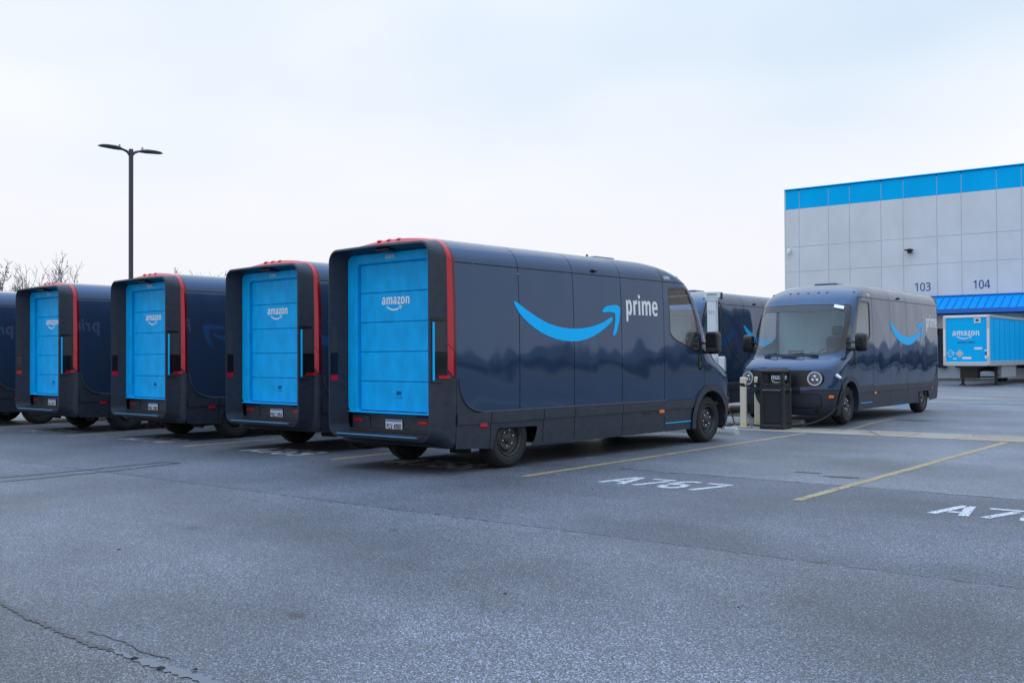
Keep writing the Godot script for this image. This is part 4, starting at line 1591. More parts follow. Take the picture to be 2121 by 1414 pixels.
	text("fleet_number", "614615", 0.075, M.decal_white, v, Transform3D(Basis(Vector3.RIGHT, -0.35), Vector3(3.66, 2.585, 0.985)), plain_font, 0.16)
	text("fleet_number", "614615", 0.075, M.decal_white, v, Transform3D(Basis(Vector3.UP, PI) * Basis(Vector3.RIGHT, -0.35), Vector3(3.66, 2.585, -0.985)), plain_font, 0.16)
	logo(v, "front_lettering", 0.40, Transform3D(Basis(Vector3.UP, PI / 2), Vector3(5.918, 0.90, 0.0)), 0.012)
	# --- wipers
	var wp := Soup.new()
	for q in [[-0.62, -0.04], [-0.06, 0.50]]:
		var pth := []
		for i in 7:
			var z := lerpf(q[0], q[1], i / 6.0)
			var y := 1.345 + 0.02 * sin(PI * i / 6.0)
			pth.append(Vector3(front_x(y, z) + 0.028, y, z))
		wp.tube(pth, 0.013, 0.010, 6)
		wp.tube([pth[6], pth[3] + Vector3(0.05, 0.02, 0), pth[3]], 0.010, 0.010, 6)
	obj("wiper", wp, M.black, v)
	# --- cab interior
	var inr := Soup.new()
	inr.box(Vector3(3.58, 1.5, 0), Vector3(0.04, 2.1, 1.96))
	obj("bulkhead", inr, M.interior_pale, v)
	var bdoor := Soup.new()
	bdoor.box(Vector3(3.62, 1.45, 0.05), Vector3(0.03, 1.7, 0.62), 0.01)
	obj("bulkhead_door", bdoor, M.interior_pale, v)
	var fl2 := Soup.new()
	fl2.box(Vector3(4.4, 0.62, 0), Vector3(1.7, 0.06, 1.9))
	obj("cab_floor", fl2, M.interior_dark, v)
	var dash := Soup.new()
	dash.box(Vector3(5.02, 1.02, 0), Vector3(0.5, 0.56, 1.66), 0.08)
	dash.box(Vector3(4.86, 1.34, -0.38), Vector3(0.10, 0.16, 0.34), 0.03)
	dash.box(Vector3(4.84, 1.36, 0.08), Vector3(0.05, 0.2, 0.34), 0.015)
	obj("dashboard", dash, M.interior_dark, v)
	var seat := Soup.new()
	seat.box(Vector3(4.12, 0.98, -0.42), Vector3(0.5, 0.16, 0.5), 0.05)
	seat.box(Vector3(3.88, 1.38, -0.42), Vector3(0.14, 0.72, 0.48), 0.06, Transform3D())
	seat.box(Vector3(3.86, 1.86, -0.42), Vector3(0.1, 0.2, 0.26), 0.04)
	obj("driver_seat", seat, M.seat_cloth, v)
	var sw := Soup.new()
	var pth2 := []
	for i in 21:
		var a := TAU * i / 20
		pth2.append(Vector3(4.58, 1.30, -0.42) + Vector3(-sin(a) * 0.08, sin(a) * 0.18, cos(a) * 0.19))
	sw.tube(pth2, 0.016, 0.016, 6, false)
	sw.tube([Vector3(4.58, 1.30, -0.42), Vector3(4.8, 1.2, -0.42)], 0.04, 0.05, 8)
	sw.tube([Vector3(4.58, 1.30, -0.6), Vector3(4.58, 1.30, -0.24)], 0.015, 0.015, 6)
	obj("steering_wheel", sw, M.interior_dark, v)
	# --- underbody and wheels
	var ub := Soup.new()
	ub.box(Vector3(2.2, 0.40, 0), Vector3(6.2, 0.20, 1.3), 0.03)
	ub.box(Vector3(-0.95, 0.42, 0), Vector3(0.35, 0.16, 1.6), 0.03)
	ub.box(Vector3(5.45, 0.40, 0), Vector3(0.6, 0.3, 1.5), 0.03)
	ub.tube([Vector3(0, 0.372, -0.9), Vector3(0, 0.372, 0.9)], 0.06, 0.06, 8)
	ub.tube([Vector3(4.867, 0.372, -0.9), Vector3(4.867, 0.372, 0.9)], 0.05, 0.05, 8)
	ub.box(Vector3(2.4, 0.335, 0), Vector3(3.4, 0.16, 1.86), 0.03)
	for sg in [1.0, -1.0]:
		ub.box(Vector3(4.867, 0.88, sg * 0.84), Vector3(1.0, 0.06, 0.32))
		ub.box(Vector3(4.867, 0.6, sg * 0.66), Vector3(1.0, 0.7, 0.06))
		ub.box(Vector3(0, 0.66, sg * 0.84), Vector3(1.1, 0.3, 0.28))
		ub.box(Vector3(0, 0.6, sg * 0.66), Vector3(1.1, 0.5, 0.06))
		ub.box(Vector3(-0.62, 0.33, sg * 0.72), Vector3(0.05, 0.24, 0.34), 0.01)
	obj("underbody", ub, M.underbody, v)
	for x in [0.0, 4.867]:
		for sg in [1.0, -1.0]:
			wheel("wheel", v, x, sg)
	rear_end(v)
	return v


func hug(s: Soup) -> void:  # follow the slight bulge of the side
	for i in s.p.size():
		s.p[i].z += signf(s.p[i].z) * (half_width(s.p[i].y) - half_width(1.8) + 0.001)


func logo(parent: Node, called: String, width: float, t: Transform3D, depth := 0.003) -> void:
	var h := holder(called, parent)
	h.transform = t
	text("word", "amazon", width * 0.33, M.decal_white, h, Transform3D(Basis(), Vector3(0, width * 0.05, 0)), bold, width, depth)
	var s := Soup.new()
	var k := width * 0.52 / 2.2
	for q in smile(k):
		s.prism(q, depth, Transform3D(Basis(), Vector3(-width * 0.33, -width * 0.22, 0)))
	obj("smile", s, M.decal_white, h)


func headlamp(v: Node, sg: float) -> void:
	var o := Vector3(front_x(0.892, 0.685) - 0.02, 0.892, sg * 0.685)
	var d := Vector3(1, 0.05, sg * 0.30).normalized()
	var h := holder("headlamp", v, o)
	var r := Soup.new()
	r.lathe([Vector2(0.140, -0.05), Vector2(0.140, 0.012), Vector2(0.134, 0.020), Vector2(0.112, 0.020), Vector2(0.108, 0.010), Vector2(0.108, -0.03)], Vector3.ZERO, d, 36, false)
	obj("light_ring", r, M.lamp_ring, h)
	var bz := Soup.new()
	bz.lathe([Vector2(0.165, -0.06), Vector2(0.165, 0.004), Vector2(0.158, 0.010), Vector2(0.140, 0.008)], Vector3.ZERO, d, 36, false)
	obj("bezel", bz, M.black, h)
	var bw := Soup.new()
	bw.lathe([Vector2(0.108, 0.0), Vector2(0.09, -0.035), Vector2(0.0005, -0.05)], Vector3.ZERO, d, 24, false)
	obj("bowl", bw, M.lamp_bowl, h)
	var side := Vector3.UP.cross(d).normalized()
	for k in 3:
		var a := TAU * k / 3 + PI / 2
		var p := Soup.new()
		var c := (side * cos(a) + d.cross(side) * sin(a)) * 0.048
		p.lathe([Vector2(0.036, -0.04), Vector2(0.036, -0.012), Vector2(0.028, 0.0), Vector2(0.014, 0.008), Vector2(0.0005, 0.010)], c, d, 16, false)
		obj("projector", p, M.chrome, h)
	var g := Soup.new()
	g.lathe([Vector2(0.110, 0.006), Vector2(0.08, 0.018), Vector2(0.04, 0.024), Vector2(0.0005, 0.026)], Vector3.ZERO, d, 24, false)
	obj("lens", g, M.lens_glass, h)


func mirror(v: Node, sg: float) -> void:
	var m := holder("mirror", v)
	var s := Soup.new()
	var rings := []
	for q in [[-0.055, 0.80], [-0.05, 0.92], [-0.03, 0.98], [0.03, 1.0], [0.07, 0.94], [0.095, 0.78], [0.105, 0.5]]:
		var ring := PackedVector3Array()
		for p in rounded(-0.115 * q[1], -0.18 * q[1], 0.115 * q[1], 0.18 * q[1], 0.06, 5):
			ring.append(Vector3(4.66 + q[0], 1.60 + p.y, sg * (1.20 + p.x)))
		rings.append(ring)
	s.loft(rings, true)
	s.face(Array(rings[0]), Vector3(4.71, 1.60, sg * 1.20))
	s.face(Array(rings[-1]), Vector3(4.66, 1.60, sg * 1.20))
	obj("housing", s, M.black, m)
	var g := Soup.new()
	g.box(Vector3(4.602, 1.65, sg * 1.20), Vector3(0.006, 0.20, 0.175), 0.002)
	obj("mirror_glass", g, M.smoked, m)  # the dark reflection is painted as the glass colour
	var g2 := Soup.new()
	g2.box(Vector3(4.602, 1.49, sg * 1.20), Vector3(0.006, 0.07, 0.165), 0.002)
	obj("mirror_glass", g2, M.pocket_grey, m)
	var a := Soup.new()
	a.tube([Vector3(4.86, 1.48, sg * 0.97), Vector3(4.74, 1.46, sg * 1.07), Vector3(4.68, 1.48, sg * 1.16)], 0.04, 0.035, 8)
	a.tube([Vector3(4.84, 1.60, sg * 0.95), Vector3(4.74, 1.60, sg * 1.06), Vector3(4.68, 1.60, sg * 1.16)], 0.02, 0.02, 8)
	obj("mirror_arm", a, M.black, m)


func rear_end(v: Node) -> void:
	# index of points along a ring: bottom half 0..5, corner 6..11, side 12..28 (y 0.5 .. 2.48), arc 29..40, top 41..48, then mirrored
	var n := shroud_ring(0.0).size()
	var iy := 12 + 6  # y = 1.14
	var last := n - iy
	# smoked edge, red band, black shroud
	var fr := {}
	for f in [0.0, 0.05, 0.12, 0.13, 0.20, 0.27, 0.28, 0.34, 0.5, 0.65, 0.8, 0.9, 0.96, 1.0]:
		fr[f] = shroud_ring(f)
	var s := Soup.new()
	s.loft([sub_ring(fr[0.0], iy, last), sub_ring(fr[0.05], iy, last), sub_ring(fr[0.13], iy, last)], false)
	obj("smoked_light_edge", s, M.dark_red_lens, v)
	var tl := holder("tail_light_band", v)
	var cuts := [[iy, 21, "light_segment"], [21, 29, "light_segment"], [29, n - 29, "light_segment"], [n - 29, n - 21, "light_segment"], [n - 21, last, "light_segment"]]
	for q in cuts:
		var r := Soup.new()
		var rr := []
		for f in [0.13, 0.16, 0.20, 0.23, 0.25, 0.27]:
			var up := 0.003 if f > 0.14 and f < 0.26 else 0.0
			rr.append(moved(sub_ring(fr.get(f, shroud_ring(f)), q[0], q[1]), up))
		# leave a hairline between segments
		for ring in rr:
			ring[0] = ring[0].lerp(ring[1], 0.06)
			ring[-1] = ring[-1].lerp(ring[-2], 0.06)
		r.loft(rr, false)
		obj(q[2], r, M.red_lens, tl)
	for z in [-0.27, -0.09, 0.09]:
		var bmp := Soup.new()
		bmp.box(Vector3(-1.040, 2.855, z), Vector3(0.07, 0.036, 0.075), 0.016)
		obj("roof_marker", bmp, M.red_lens, tl)
	# black frame: upper part with the lamps, lower part all round
	var rings := []
	for f in [0.27, 0.34, 0.5, 0.65, 0.8, 0.9, 0.96, 1.0]:
		rings.append(fr[f])
	var inn := shroud_ring(1.0, true)
	for i in inn.size():
		inn[i].x = -1.345
	var frame := Soup.new()
	var up_rings := []
	for r in rings:
		up_rings.append(sub_ring(r, 12, n - 12))
	frame.loft(up_rings, false)
	frame.loft([sub_ring(fr[1.0], 12, n - 12), sub_ring(inn, 12, n - 12)], false)
	var rec := rr_loop(0.835, 0.455, 2.71, 0.06, -1.09)
	# inner reveal, matched point by point to the lip by direction
	var deep := PackedVector3Array()
	for p in inn:
		var z := clampf(p.z * 0.835 / 0.905, -0.835, 0.835)
		var y := 0.455 + (p.y - 0.425) * (2.71 - 0.455) / (2.75 - 0.425)
		deep.append(Vector3(-1.085, y, z))
	var mid := PackedVector3Array()
	for i in inn.size():
		mid.append(inn[i].lerp(deep[i], 0.5))
	frame.loft([sub_ring(inn, 12, n - 12), sub_ring(mid, 12, n - 12), sub_ring(deep, 12, n - 12)], false, -1.0)
	obj("rear_frame", frame, M.cladding, v)
	# side cladding below the lamps, round the corner
	for e in [[12, iy], [last, n - 12]]:
		var lowf := Soup.new()
		var lr := []
		for f in [0.0, 0.05, 0.13, 0.20, 0.27]:
			lr.append(sub_ring(fr[f], e[0], e[1]))
		lowf.loft(lr, false)
		obj("rear_corner", fix_out(lowf), M.cladding, v)
	# bumper: the bottom of the ring
	var bm := Soup.new()
	var bot := func(r: PackedVector3Array) -> PackedVector3Array:
		var o := PackedVector3Array()
		for i in range(n - 12, n):
			o.append(r[i])
		for i in range(0, 13):
			o.append(r[i])
		return o
	var br := []
	for f in [0.0, 0.13, 0.27, 0.34, 0.5, 0.65, 0.8, 0.9, 0.96, 1.0]:
		br.append(bot.call(fr[f]))
	bm.loft(br, false)
	bm = fix_out(bm)
	var bi := Soup.new()
	bi.loft([bot.call(fr[1.0]), bot.call(inn)], false)
	bi.loft([bot.call(inn), bot.call(mid), bot.call(deep)], false)
	for i in range(0, bi.n.size(), 3):  # reveal faces look inwards and up
		var c := (bi.p[i] + bi.p[i + 1] + bi.p[i + 2]) / 3.0
		if (bi.n[i] + bi.n[i + 1] + bi.n[i + 2]).dot(Vector3(c.x - 0.4, 1.2, 0) - c) < 0.0:
			for k in 3:
				bi.n[i + k] = -bi.n[i + k]
			var w := bi.p[i + 1]; bi.p[i + 1] = bi.p[i + 2]; bi.p[i + 2] = w
			var wn := bi.n[i + 1]; bi.n[i + 1] = bi.n[i + 2]; bi.n[i + 2] = wn
	bm.add(bi)
	obj("rear_bumper", bm, M.cladding, v)
	var face := Soup.new()
	face.box(Vector3(-0.985, 0.575, 0), Vector3(0.05, 0.23, 1.66), 0.01)
	face.box(Vector3(-1.04, 0.445, 0), Vector3(0.14, 0.02, 1.66), 0.004)
	for z in [-0.66, 0.60]:
		face.box(Vector3(-1.012, 0.57, z), Vector3(0.05, 0.21, 0.34 if z < 0 else 0.50), 0.018)
	obj("plate_recess", face, M.cladding, v)
	var step := Soup.new()
	step.box(Vector3(-1.315, 0.432, 0.0), Vector3(0.12, 0.028, 1.50), 0.008)
	obj("rear_step", step, M.cladding, v)
	var trim := Soup.new()
	trim.box(Vector3(-1.372, 0.442, 0.0), Vector3(0.016, 0.010, 1.44), 0.004)
	obj("step_trim", trim, M.trim_blue, v)
	for z in [-0.70, 0.50]:
		var rf := Soup.new()
		rf.box(Vector3(-1.04, 0.592, z), Vector3(0.014, 0.038, 0.16), 0.005)
		obj("reflector", rf, M.red_lens, v)
	var pl := Soup.new()
	pl.box(Vector3(-1.022, 0.535, -0.04), Vector3(0.008, 0.165, 0.305), 0.003)
	var lp := obj("license_plate", pl, M.plate, v)
	var pb := Soup.new()
	pb.box(Vector3(-1.027, 0.602, -0.04), Vector3(0.003, 0.022, 0.28))
	obj("plate_band", pb, M.plate_blue, lp)
	text("plate_text", "PLV 4980", 0.088, M.plate_ink, lp, Transform3D(Basis(Vector3.UP, -PI / 2), Vector3(-1.027, 0.532, -0.04)), bold, 0.262, 0.002)
	# blue frame round the roller door
	var bf := Soup.new()
	var r0 := rr_loop(0.83, 0.69, 2.705, 0.09, -1.02)
	var r1 := rr_loop(0.83, 0.69, 2.705, 0.09, -1.090)
	var r1b := rr_loop(0.822, 0.698, 2.697, 0.085, -1.100)
	var r2b := rr_loop(0.660, 0.715, 2.590, 0.05, -1.100)
	var r2 := rr_loop(0.646, 0.712, 2.578, 0.045, -1.092)
	var r3 := rr_loop(0.640, 0.708, 2.572, 0.04, -1.03)
	bf.loft([r0, r1], true)
	bf.loft([r1, r1b], true, 1.0, false)
	var flat := Soup.new()
	flat.loft([r1b, r2b], true, 1.0, false)
	flat.loft([r2b, r2], true, 1.0, false)
	for i in flat.n.size():
		if flat.n[i].x > 0.0:
			flat.n[i] = -flat.n[i]
	for i in range(0, flat.p.size(), 3):
		if (flat.p[i + 1] - flat.p[i]).cross(flat.p[i + 2] - flat.p[i]).dot(flat.n[i]) > 0.0:
			var w := flat.p[i + 1]; flat.p[i + 1] = flat.p[i + 2]; flat.p[i + 2] = w
	bf.add(flat)
	bf.loft([r2, r3], true, -1.0)
	obj("door_frame", bf, M.door_blue, v)
	var door := holder("roller_door", v)
	var backing := Soup.new()
	backing.box(Vector3(-1.002, 1.64, 0), Vector3(0.03, 1.95, 1.4))
	obj("door_backing", backing, M.door_shade, door)
	for i in 5:
		var s2 := Soup.new()
		var y0 := 0.72 + 0.3725 * i
		if i == 0:
			s2.box(Vector3(-1.03, y0 + 0.184, 0.38), Vector3(0.04, 0.367, 0.51), 0.005)
			s2.box(Vector3(-1.03, y0 + 0.184, -0.30), Vector3(0.04, 0.367, 0.67), 0.005)
			s2.box(Vector3(-1.03, y0 + 0.10, 0.08), Vector3(0.04, 0.196, 0.11), 0.004)
			s2.box(Vector3(-1.03, y0 + 0.306, 0.08), Vector3(0.04, 0.12, 0.11), 0.004)
		else:
			s2.box(Vector3(-1.03, y0 + 0.184, 0), Vector3(0.04, 0.367, 1.27), 0.005)
		obj("door_panel", s2, M.door_blue, door)
	var hb := Soup.new()
	hb.box(Vector3(-1.016, 0.945, 0.08), Vector3(0.02, 0.05, 0.11))
	obj("handle_recess", hb, M.door_shade, door)
	var hb2 := Soup.new()
	hb2.box(Vector3(-1.052, 0.905, 0.08), Vector3(0.016, 0.018, 0.12), 0.005)
	obj("handle_lip", hb2, M.door_blue, door)
	var sl := Soup.new()
	sl.box(Vector3(-1.07, 0.702, 0.0), Vector3(0.10, 0.014, 1.62), 0.003)
	obj("door_sill", sl, M.decal_blue, v)
	var seal := Soup.new()
	seal.box(Vector3(-1.045, 0.716, 0.0), Vector3(0.012, 0.012, 1.27))
	obj("door_seal", seal, M.gap, door)
	logo(v, "rear_lettering", 0.50, Transform3D(Basis(Vector3.UP, -PI / 2), Vector3(-1.0505, 2.085, 0.03)))
	text("rear_fleet_number", "614615", 0.075, M.decal_white, v, Transform3D(Basis(Vector3.UP, -PI / 2), Vector3(-1.101, 2.645, -0.02)), plain_font, 0.16, 0.003)
	var cam := Soup.new()
	cam.box(Vector3(-1.20, 2.715, 0.02), Vector3(0.16, 0.05, 0.24), 0.02)
	obj("rear_camera", cam, M.black, v)
	# light pockets: on the outer corner a recess with the tail lamp's foot and the blue grab bar; on the inner reveal its counterpart
	for sg in [1.0, -1.0]:
		var pk := holder("corner_pocket", v)
		var a := shroud_patch(0.36, 0.93, 1.455, 1.82, 0.004, sg)
		obj("upper_pocket", a, M.pocket_grey, pk)
		obj("reverse_lamp", shroud_patch(0.29, 0.90, 1.16, 1.45, 0.005, sg), M.smoked, pk)
		obj("lamp_foot", shroud_patch(0.22, 0.64, 1.138, 1.18, 0.007, sg), M.red_lens, pk)
		obj("pocket_rim", shroud_patch(0.40, 0.95, 1.825, 1.85, 0.012, sg), M.black, pk)
		obj("pocket_rim", shroud_patch(0.40, 0.95, 1.095, 1.115, 0.012, sg), M.pocket_grey, pk)
		var bar := Soup.new()
		bar.tube([Vector3(-1.295, 1.12, sg * 0.944), Vector3(-1.295, 1.80, sg * 0.944)], 0.014, 0.014, 8)
		obj("grab_bar", bar, M.decal_blue, pk)
		# inner reveal plates
		for q in [[1.46, 1.80, "inner_pocket", M.pocket_grey], [1.175, 1.45, "inner_lamp", M.smoked], [1.10, 1.17, "inner_reflector", M.red_lens]]:
			var ip := Soup.new()
			var x0 := -1.325
			var x1 := -1.235
			var z0 := 0.894
			var z1 := 0.868
			ip.face([Vector3(x0, q[0], sg * z0), Vector3(x1, q[0], sg * z1), Vector3(x1, q[1], sg * z1), Vector3(x0, q[1], sg * z0)], Vector3(-1.28, 1.4, sg * 2.0))
			ip.face([Vector3(x1, q[0], sg * z1), Vector3(x1, q[1], sg * z1), Vector3(x1, q[1], sg * 0.9), Vector3(x1, q[0], sg * 0.9)], Vector3(-1.28, 1.4, sg * z0))
			obj(q[2], ip, q[3], pk)


func shroud_patch(f0: float, f1: float, y0: float, y1: float, lift: float, sg: float) -> Soup:
	var s := Soup.new()
	var rings := []
	for i in 5:
		var f := lerpf(f0, f1, i / 4.0)
		var g := curve(CHAMFER, f)
		var ring := PackedVector3Array()
		for j in 3:
			var y := lerpf(y0, y1, j / 2.0)
			var z := lerpf(half_width(y), 0.925, g) + lift
			ring.append(Vector3(-1.0 - 0.335 * f - lift * 0.3, y, sg * z))
		rings.append(ring)
	s.loft(rings, false)
	var o := Soup.new()
	for i in range(0, s.p.size(), 3):
		var k := 1.0 if s.n[i].z * sg > 0.0 else -1.0
		o.tri(s.p[i], s.p[i + 1], s.p[i + 2], s.n[i] * k, s.n[i + 1] * k, s.n[i + 2] * k)
	# thin edges so that the plate is solid
	for y in [y0, y1]:
		o.face([Vector3(rings[0][0].x, y, rings[0][0].z), Vector3(rings[4][0].x, y, rings[4][0].z), Vector3(rings[4][0].x + 0.02, y, rings[4][0].z - sg * lift * 1.5), Vector3(rings[0][0].x, y, rings[0][0].z - sg * lift * 1.5)], Vector3(-1.2, 1.5, sg * 0.9))
	return o


func fix_out(s: Soup) -> Soup:  # normals away from the van's middle
	var o := Soup.new()
	for i in range(0, s.p.size(), 3):
		var c := (s.p[i] + s.p[i + 1] + s.p[i + 2]) / 3.0
		var k := 1.0 if (s.n[i] + s.n[i + 1] + s.n[i + 2]).dot(c - Vector3(-0.9, 1.2, 0)) > 0.0 else -1.0
		o.tri(s.p[i], s.p[i + 1], s.p[i + 2], s.n[i] * k, s.n[i + 1] * k, s.n[i + 2] * k)
	return o


func vans() -> void:
	var proto := make_van()
	var rows := [
		[-0.777, -13.618, 0.7165, "PLV 4980", "614615", "nearest dark blue delivery van, its whole right side and blue tail door in view"],
		[-2.883, -16.43, 0.722, "PMZ 5984", "614546", "second delivery van from the right in the row, tail partly hidden by the nearest van"],
		[-5.54, -18.654, 0.719, "PMZ 5986", "614588", "third delivery van from the right, in front of the tall street lamp"],
		[-8.203, -20.684, 0.717, "PLX 8873", "614543", "fourth delivery van from the right, under the bare trees"],
		[-10.87, -22.84, 0.717, "PLX 8870", "614540", "delivery van cut off by the left edge, only its right flank in view"],
		[8.843, -24.725, 3.809, "PLV 4971", "614620", "delivery van facing the camera behind the black litter bin"],
		[6.18, -26.87, 3.809, "PLV 4972", "614621", "delivery van behind the white charging post, mostly hidden by the nearest van"],
	]
	for i in rows.size():
		var r: Array = rows[i]
		var o: Node3D = proto
		if i:
			o = proto.duplicate()
			o.name = numbered("delivery_van")
			add_child(o)
		o.position = Vector3(r[0], 0.05 if i > 4 else 0.0, r[1])
		o.rotation.y = PI / 2 - r[2]
		tag(o, r[5], "van", "dark blue delivery vans parked in two rows")
		if i:
			for q in [["license_plate/plate_text", r[3]], ["rear_fleet_number", r[4]]]:
				var n: MeshInstance3D = o.get_node(q[0])
				var tm: TextMesh = n.mesh.duplicate()
				tm.text = q[1]
				n.mesh = tm
			for c in o.get_children():
				if str(c.name).begins_with("fleet_number"):
					var tm: TextMesh = c.mesh.duplicate()
					tm.text = r[4]
					c.mesh = tm
		if i == 5:
			var s := Soup.new()
			var e := 0.01
			var at := Vector3(front_x(2.31, 0.74), 2.31, -0.74)
			var dz := Vector3(front_x(2.31, 0.74 - e) - at.x, 0, e).normalized()
			var dy := Vector3(front_x(2.31 + e, 0.74) - at.x, e, 0).normalized()
			var nz := dy.cross(dz).normalized()
			if nz.x < 0.0:
				nz = -nz
			s.box(Vector3.ZERO, Vector3(0.004, 0.085, 0.19), 0.0, Transform3D(Basis(nz, dy, nz.cross(dy)), at + nz * 0.008))
			obj("windshield_sticker", s, M.sticker, o)


# ---------------------------------------------------------------- trailer

func trailer() -> void:
	# local x = lat, z = towards the camera; front face at z = 0
	var t := thing("box_trailer", "blue box trailer on landing legs backed against the warehouse dock", "trailer", site(-17.18, 64.0, 0.0), -TH)
	var w := 2.47
	var y0 := 1.21
	var y1 := 4.16
	var L := 15.6
	var body := Soup.new()
	body.box(Vector3(0, (y0 + y1) / 2, -L / 2), Vector3(w - 0.04, y1 - y0 - 0.04, L), 0.01)
	obj("body", body, M.trailer_blue, t)
	for sg in [-1.0, 1.0]:
		var p := Soup.new()
		p.box(Vector3(sg * (w / 2 - 0.02), (y0 + y1) / 2, 0.01), Vector3(0.17, y1 - y0, 0.14), 0.03)
		obj("corner_post", p, M.trailer_metal, t)
		var lb := Soup.new()
		lb.box(Vector3(sg * (w / 2 - 0.02), 2.55, 0.085), Vector3(0.10, 1.6, 0.006))
		obj("post_label", lb, M.trailer_white, t)
		var rl := Soup.new()
		rl.box(Vector3(sg * w / 2, y1 - 0.05, -L / 2), Vector3(0.05, 0.15, L), 0.01)
		obj("top_rail", rl, M.trailer_metal, t)
		var rb := Soup.new()
		rb.box(Vector3(sg * w / 2, y0 + 0.12, -L / 2), Vector3(0.05, 0.28, L), 0.01)
		obj("bottom_rail", rb, M.trailer_metal, t)
	var fr := Soup.new()
	fr.box(Vector3(0, y1 - 0.06, 0.02), Vector3(w - 0.1, 0.14, 0.08), 0.02)
	obj("front_header", fr, M.trailer_white, t)
	var fb := Soup.new()
	fb.box(Vector3(0, y0 + 0.10, 0.02), Vector3(w - 0.1, 0.24, 0.08), 0.02)
	obj("front_sill", fb, M.trailer_metal, t)
	# side sheet seams
	for i in 12:
		var s := Soup.new()
		s.box(Vector3(w / 2 - 0.015, (y0 + y1) / 2, -1.24 * (i + 1)), Vector3(0.012, y1 - y0 - 0.4, 0.02))
		obj("sheet_seam", s, M.canopy_edge, t)
	# lettering and labels on the front
	var h := holder("front_lettering", t, Vector3(-0.02, 3.10, 0.0))
	text("word", "amazon", 0.50, M.decal_white, h, Transform3D(Basis(), Vector3(0, 0.05, 0.0)), bold, 1.5, 0.02)
	var sm := Soup.new()
	for q in smile(0.36):
		sm.prism(q, 0.012, Transform3D(Basis(), Vector3(-0.52, -0.33, 0.0)))
	obj("smile", sm, M.decal_white, h)
	text("sub_lettering", "AMZNPC-200006", 0.13, M.number_ink, h, Transform3D(Basis(), Vector3(0.0, -0.52, 0.0)), bold, 1.0, 0.02)
	for q in [[0.62, 3.86, 0.36, 0.30], [0.02, 1.66, 0.50, 0.13], [0.66, 2.22, 0.42, 0.12], [1.10, 2.1, 0.20, 0.08], [-0.66, 1.62, 0.20, 0.06], [1.10, 1.72, 0.16, 0.18]]:
		var s := Soup.new()
		s.box(Vector3(q[0], q[1], 0.004), Vector3(q[2], q[3], 0.012))
		obj("label", s, M.trailer_white, t)
	var gl := Soup.new()
	gl.box(Vector3(0.62, 3.88, 0.07), Vector3(0.16, 0.1, 0.12), 0.02)
	obj("glad_hand_box", gl, M.black, t)
	var di := Soup.new()
	di.prism(PackedVector2Array([Vector2(-0.23, 0), Vector2(0, 0.23), Vector2(0.23, 0), Vector2(0, -0.23)]), 0.012, Transform3D(Basis(), Vector3(-0.38, 1.92, 0.0)))
	obj("placard", di, M.trailer_metal, t)
	var do := Soup.new()
	for k in 4:
		var a := Vector2(cos(TAU * k / 4), sin(TAU * k / 4)) * 0.22
		var b := Vector2(cos(TAU * (k + 1) / 4), sin(TAU * (k + 1) / 4)) * 0.22
		do.tube([Vector3(-0.9 + a.x, 1.92 + a.y, 0.006), Vector3(-0.9 + b.x, 1.92 + b.y, 0.006)], 0.016, 0.016, 5)
	do.tube([Vector3(-1.08, 1.94, 0.006), Vector3(-0.72, 1.94, 0.006)], 0.01, 0.01, 5)
	obj("placard_frame", do, M.trailer_white, t)
	var dd := Soup.new()
	dd.lathe([Vector2(0.09, 0.0), Vector2(0.09, 0.012), Vector2(0.001, 0.012)], Vector3(1.10, 1.93, 0.0), Vector3.BACK, 14)
	obj("round_label", dd, M.number_ink, t)
	# landing gear and undercarriage
	for sg in [-1.0, 1.0]:
		var lg := Soup.new()
		lg.box(Vector3(sg * 0.95, 0.72, -2.7), Vector3(0.15, 1.4, 0.15), 0.01)
		lg.box(Vector3(sg * 0.95, 0.03, -2.7), Vector3(0.32, 0.06, 0.34), 0.01)
		lg.box(Vector3(sg * 0.95, 1.1, -2.7), Vector3(0.2, 0.5, 0.2), 0.01)
		obj("landing_leg", lg, M.black, t)
	var un := Soup.new()
	un.box(Vector3(0, 1.22, -3.4), Vector3(1.1, 0.3, 6.4))
	un.box(Vector3(-0.2, 0.85, -1.5), Vector3(0.95, 0.8, 0.8), 0.02)
	un.box(Vector3(0.1, 1.02, -4.6), Vector3(1.9, 0.36, 2.2), 0.02)
	un.tube([Vector3(-0.95, 0.45, -2.7), Vector3(-0.95, 1.15, -4.6)], 0.05, 0.05, 6)
	un.tube([Vector3(-0.95, 0.5, -2.7), Vector3(0.95, 0.5, -2.7)], 0.05, 0.05, 6)
	un.tube([Vector3(-0.95, 0.5, -2.7), Vector3(0.95, 1.15, -2.7)], 0.04, 0.04, 6)
	un.tube([Vector3(0.95, 0.4, -2.7), Vector3(0.95, 1.15, -4.6)], 0.04, 0.04, 6)
	obj("undercarriage", un, M.black, t)
	var tk := Soup.new()
	tk.box(Vector3(1.0, 0.85, -5.0), Vector3(0.3, 0.85, 3.4), 0.04)
	obj("side_skirt", tk, M.charger_grey, t)
	for z in [-11.8, -13.1]:
		for sg in [-1.0, 1.0]:
			var wl := Soup.new()
			wl.lathe([Vector2(0.25, -0.3), Vector2(0.48, -0.28), Vector2(0.51, -0.24), Vector2(0.51, -0.04), Vector2(0.48, 0.0), Vector2(0.28, 0.01), Vector2(0.22, -0.06), Vector2(0.001, -0.06)], Vector3(sg * 1.2, 0.51, z), Vector3(sg, 0, 0), 24)
			obj("wheel", wl, M.rubber, t)


# ---------------------------------------------------------------- charging post, cables

func hang(a: Vector3, b: Vector3, sag: float, n := 14) -> Array:
	var q := []
	for i in n + 1:
		var t := float(i) / n
		q.append(a.lerp(b, t) - Vector3(0, sag * 4.0 * t * (1.0 - t), 0))
	return q


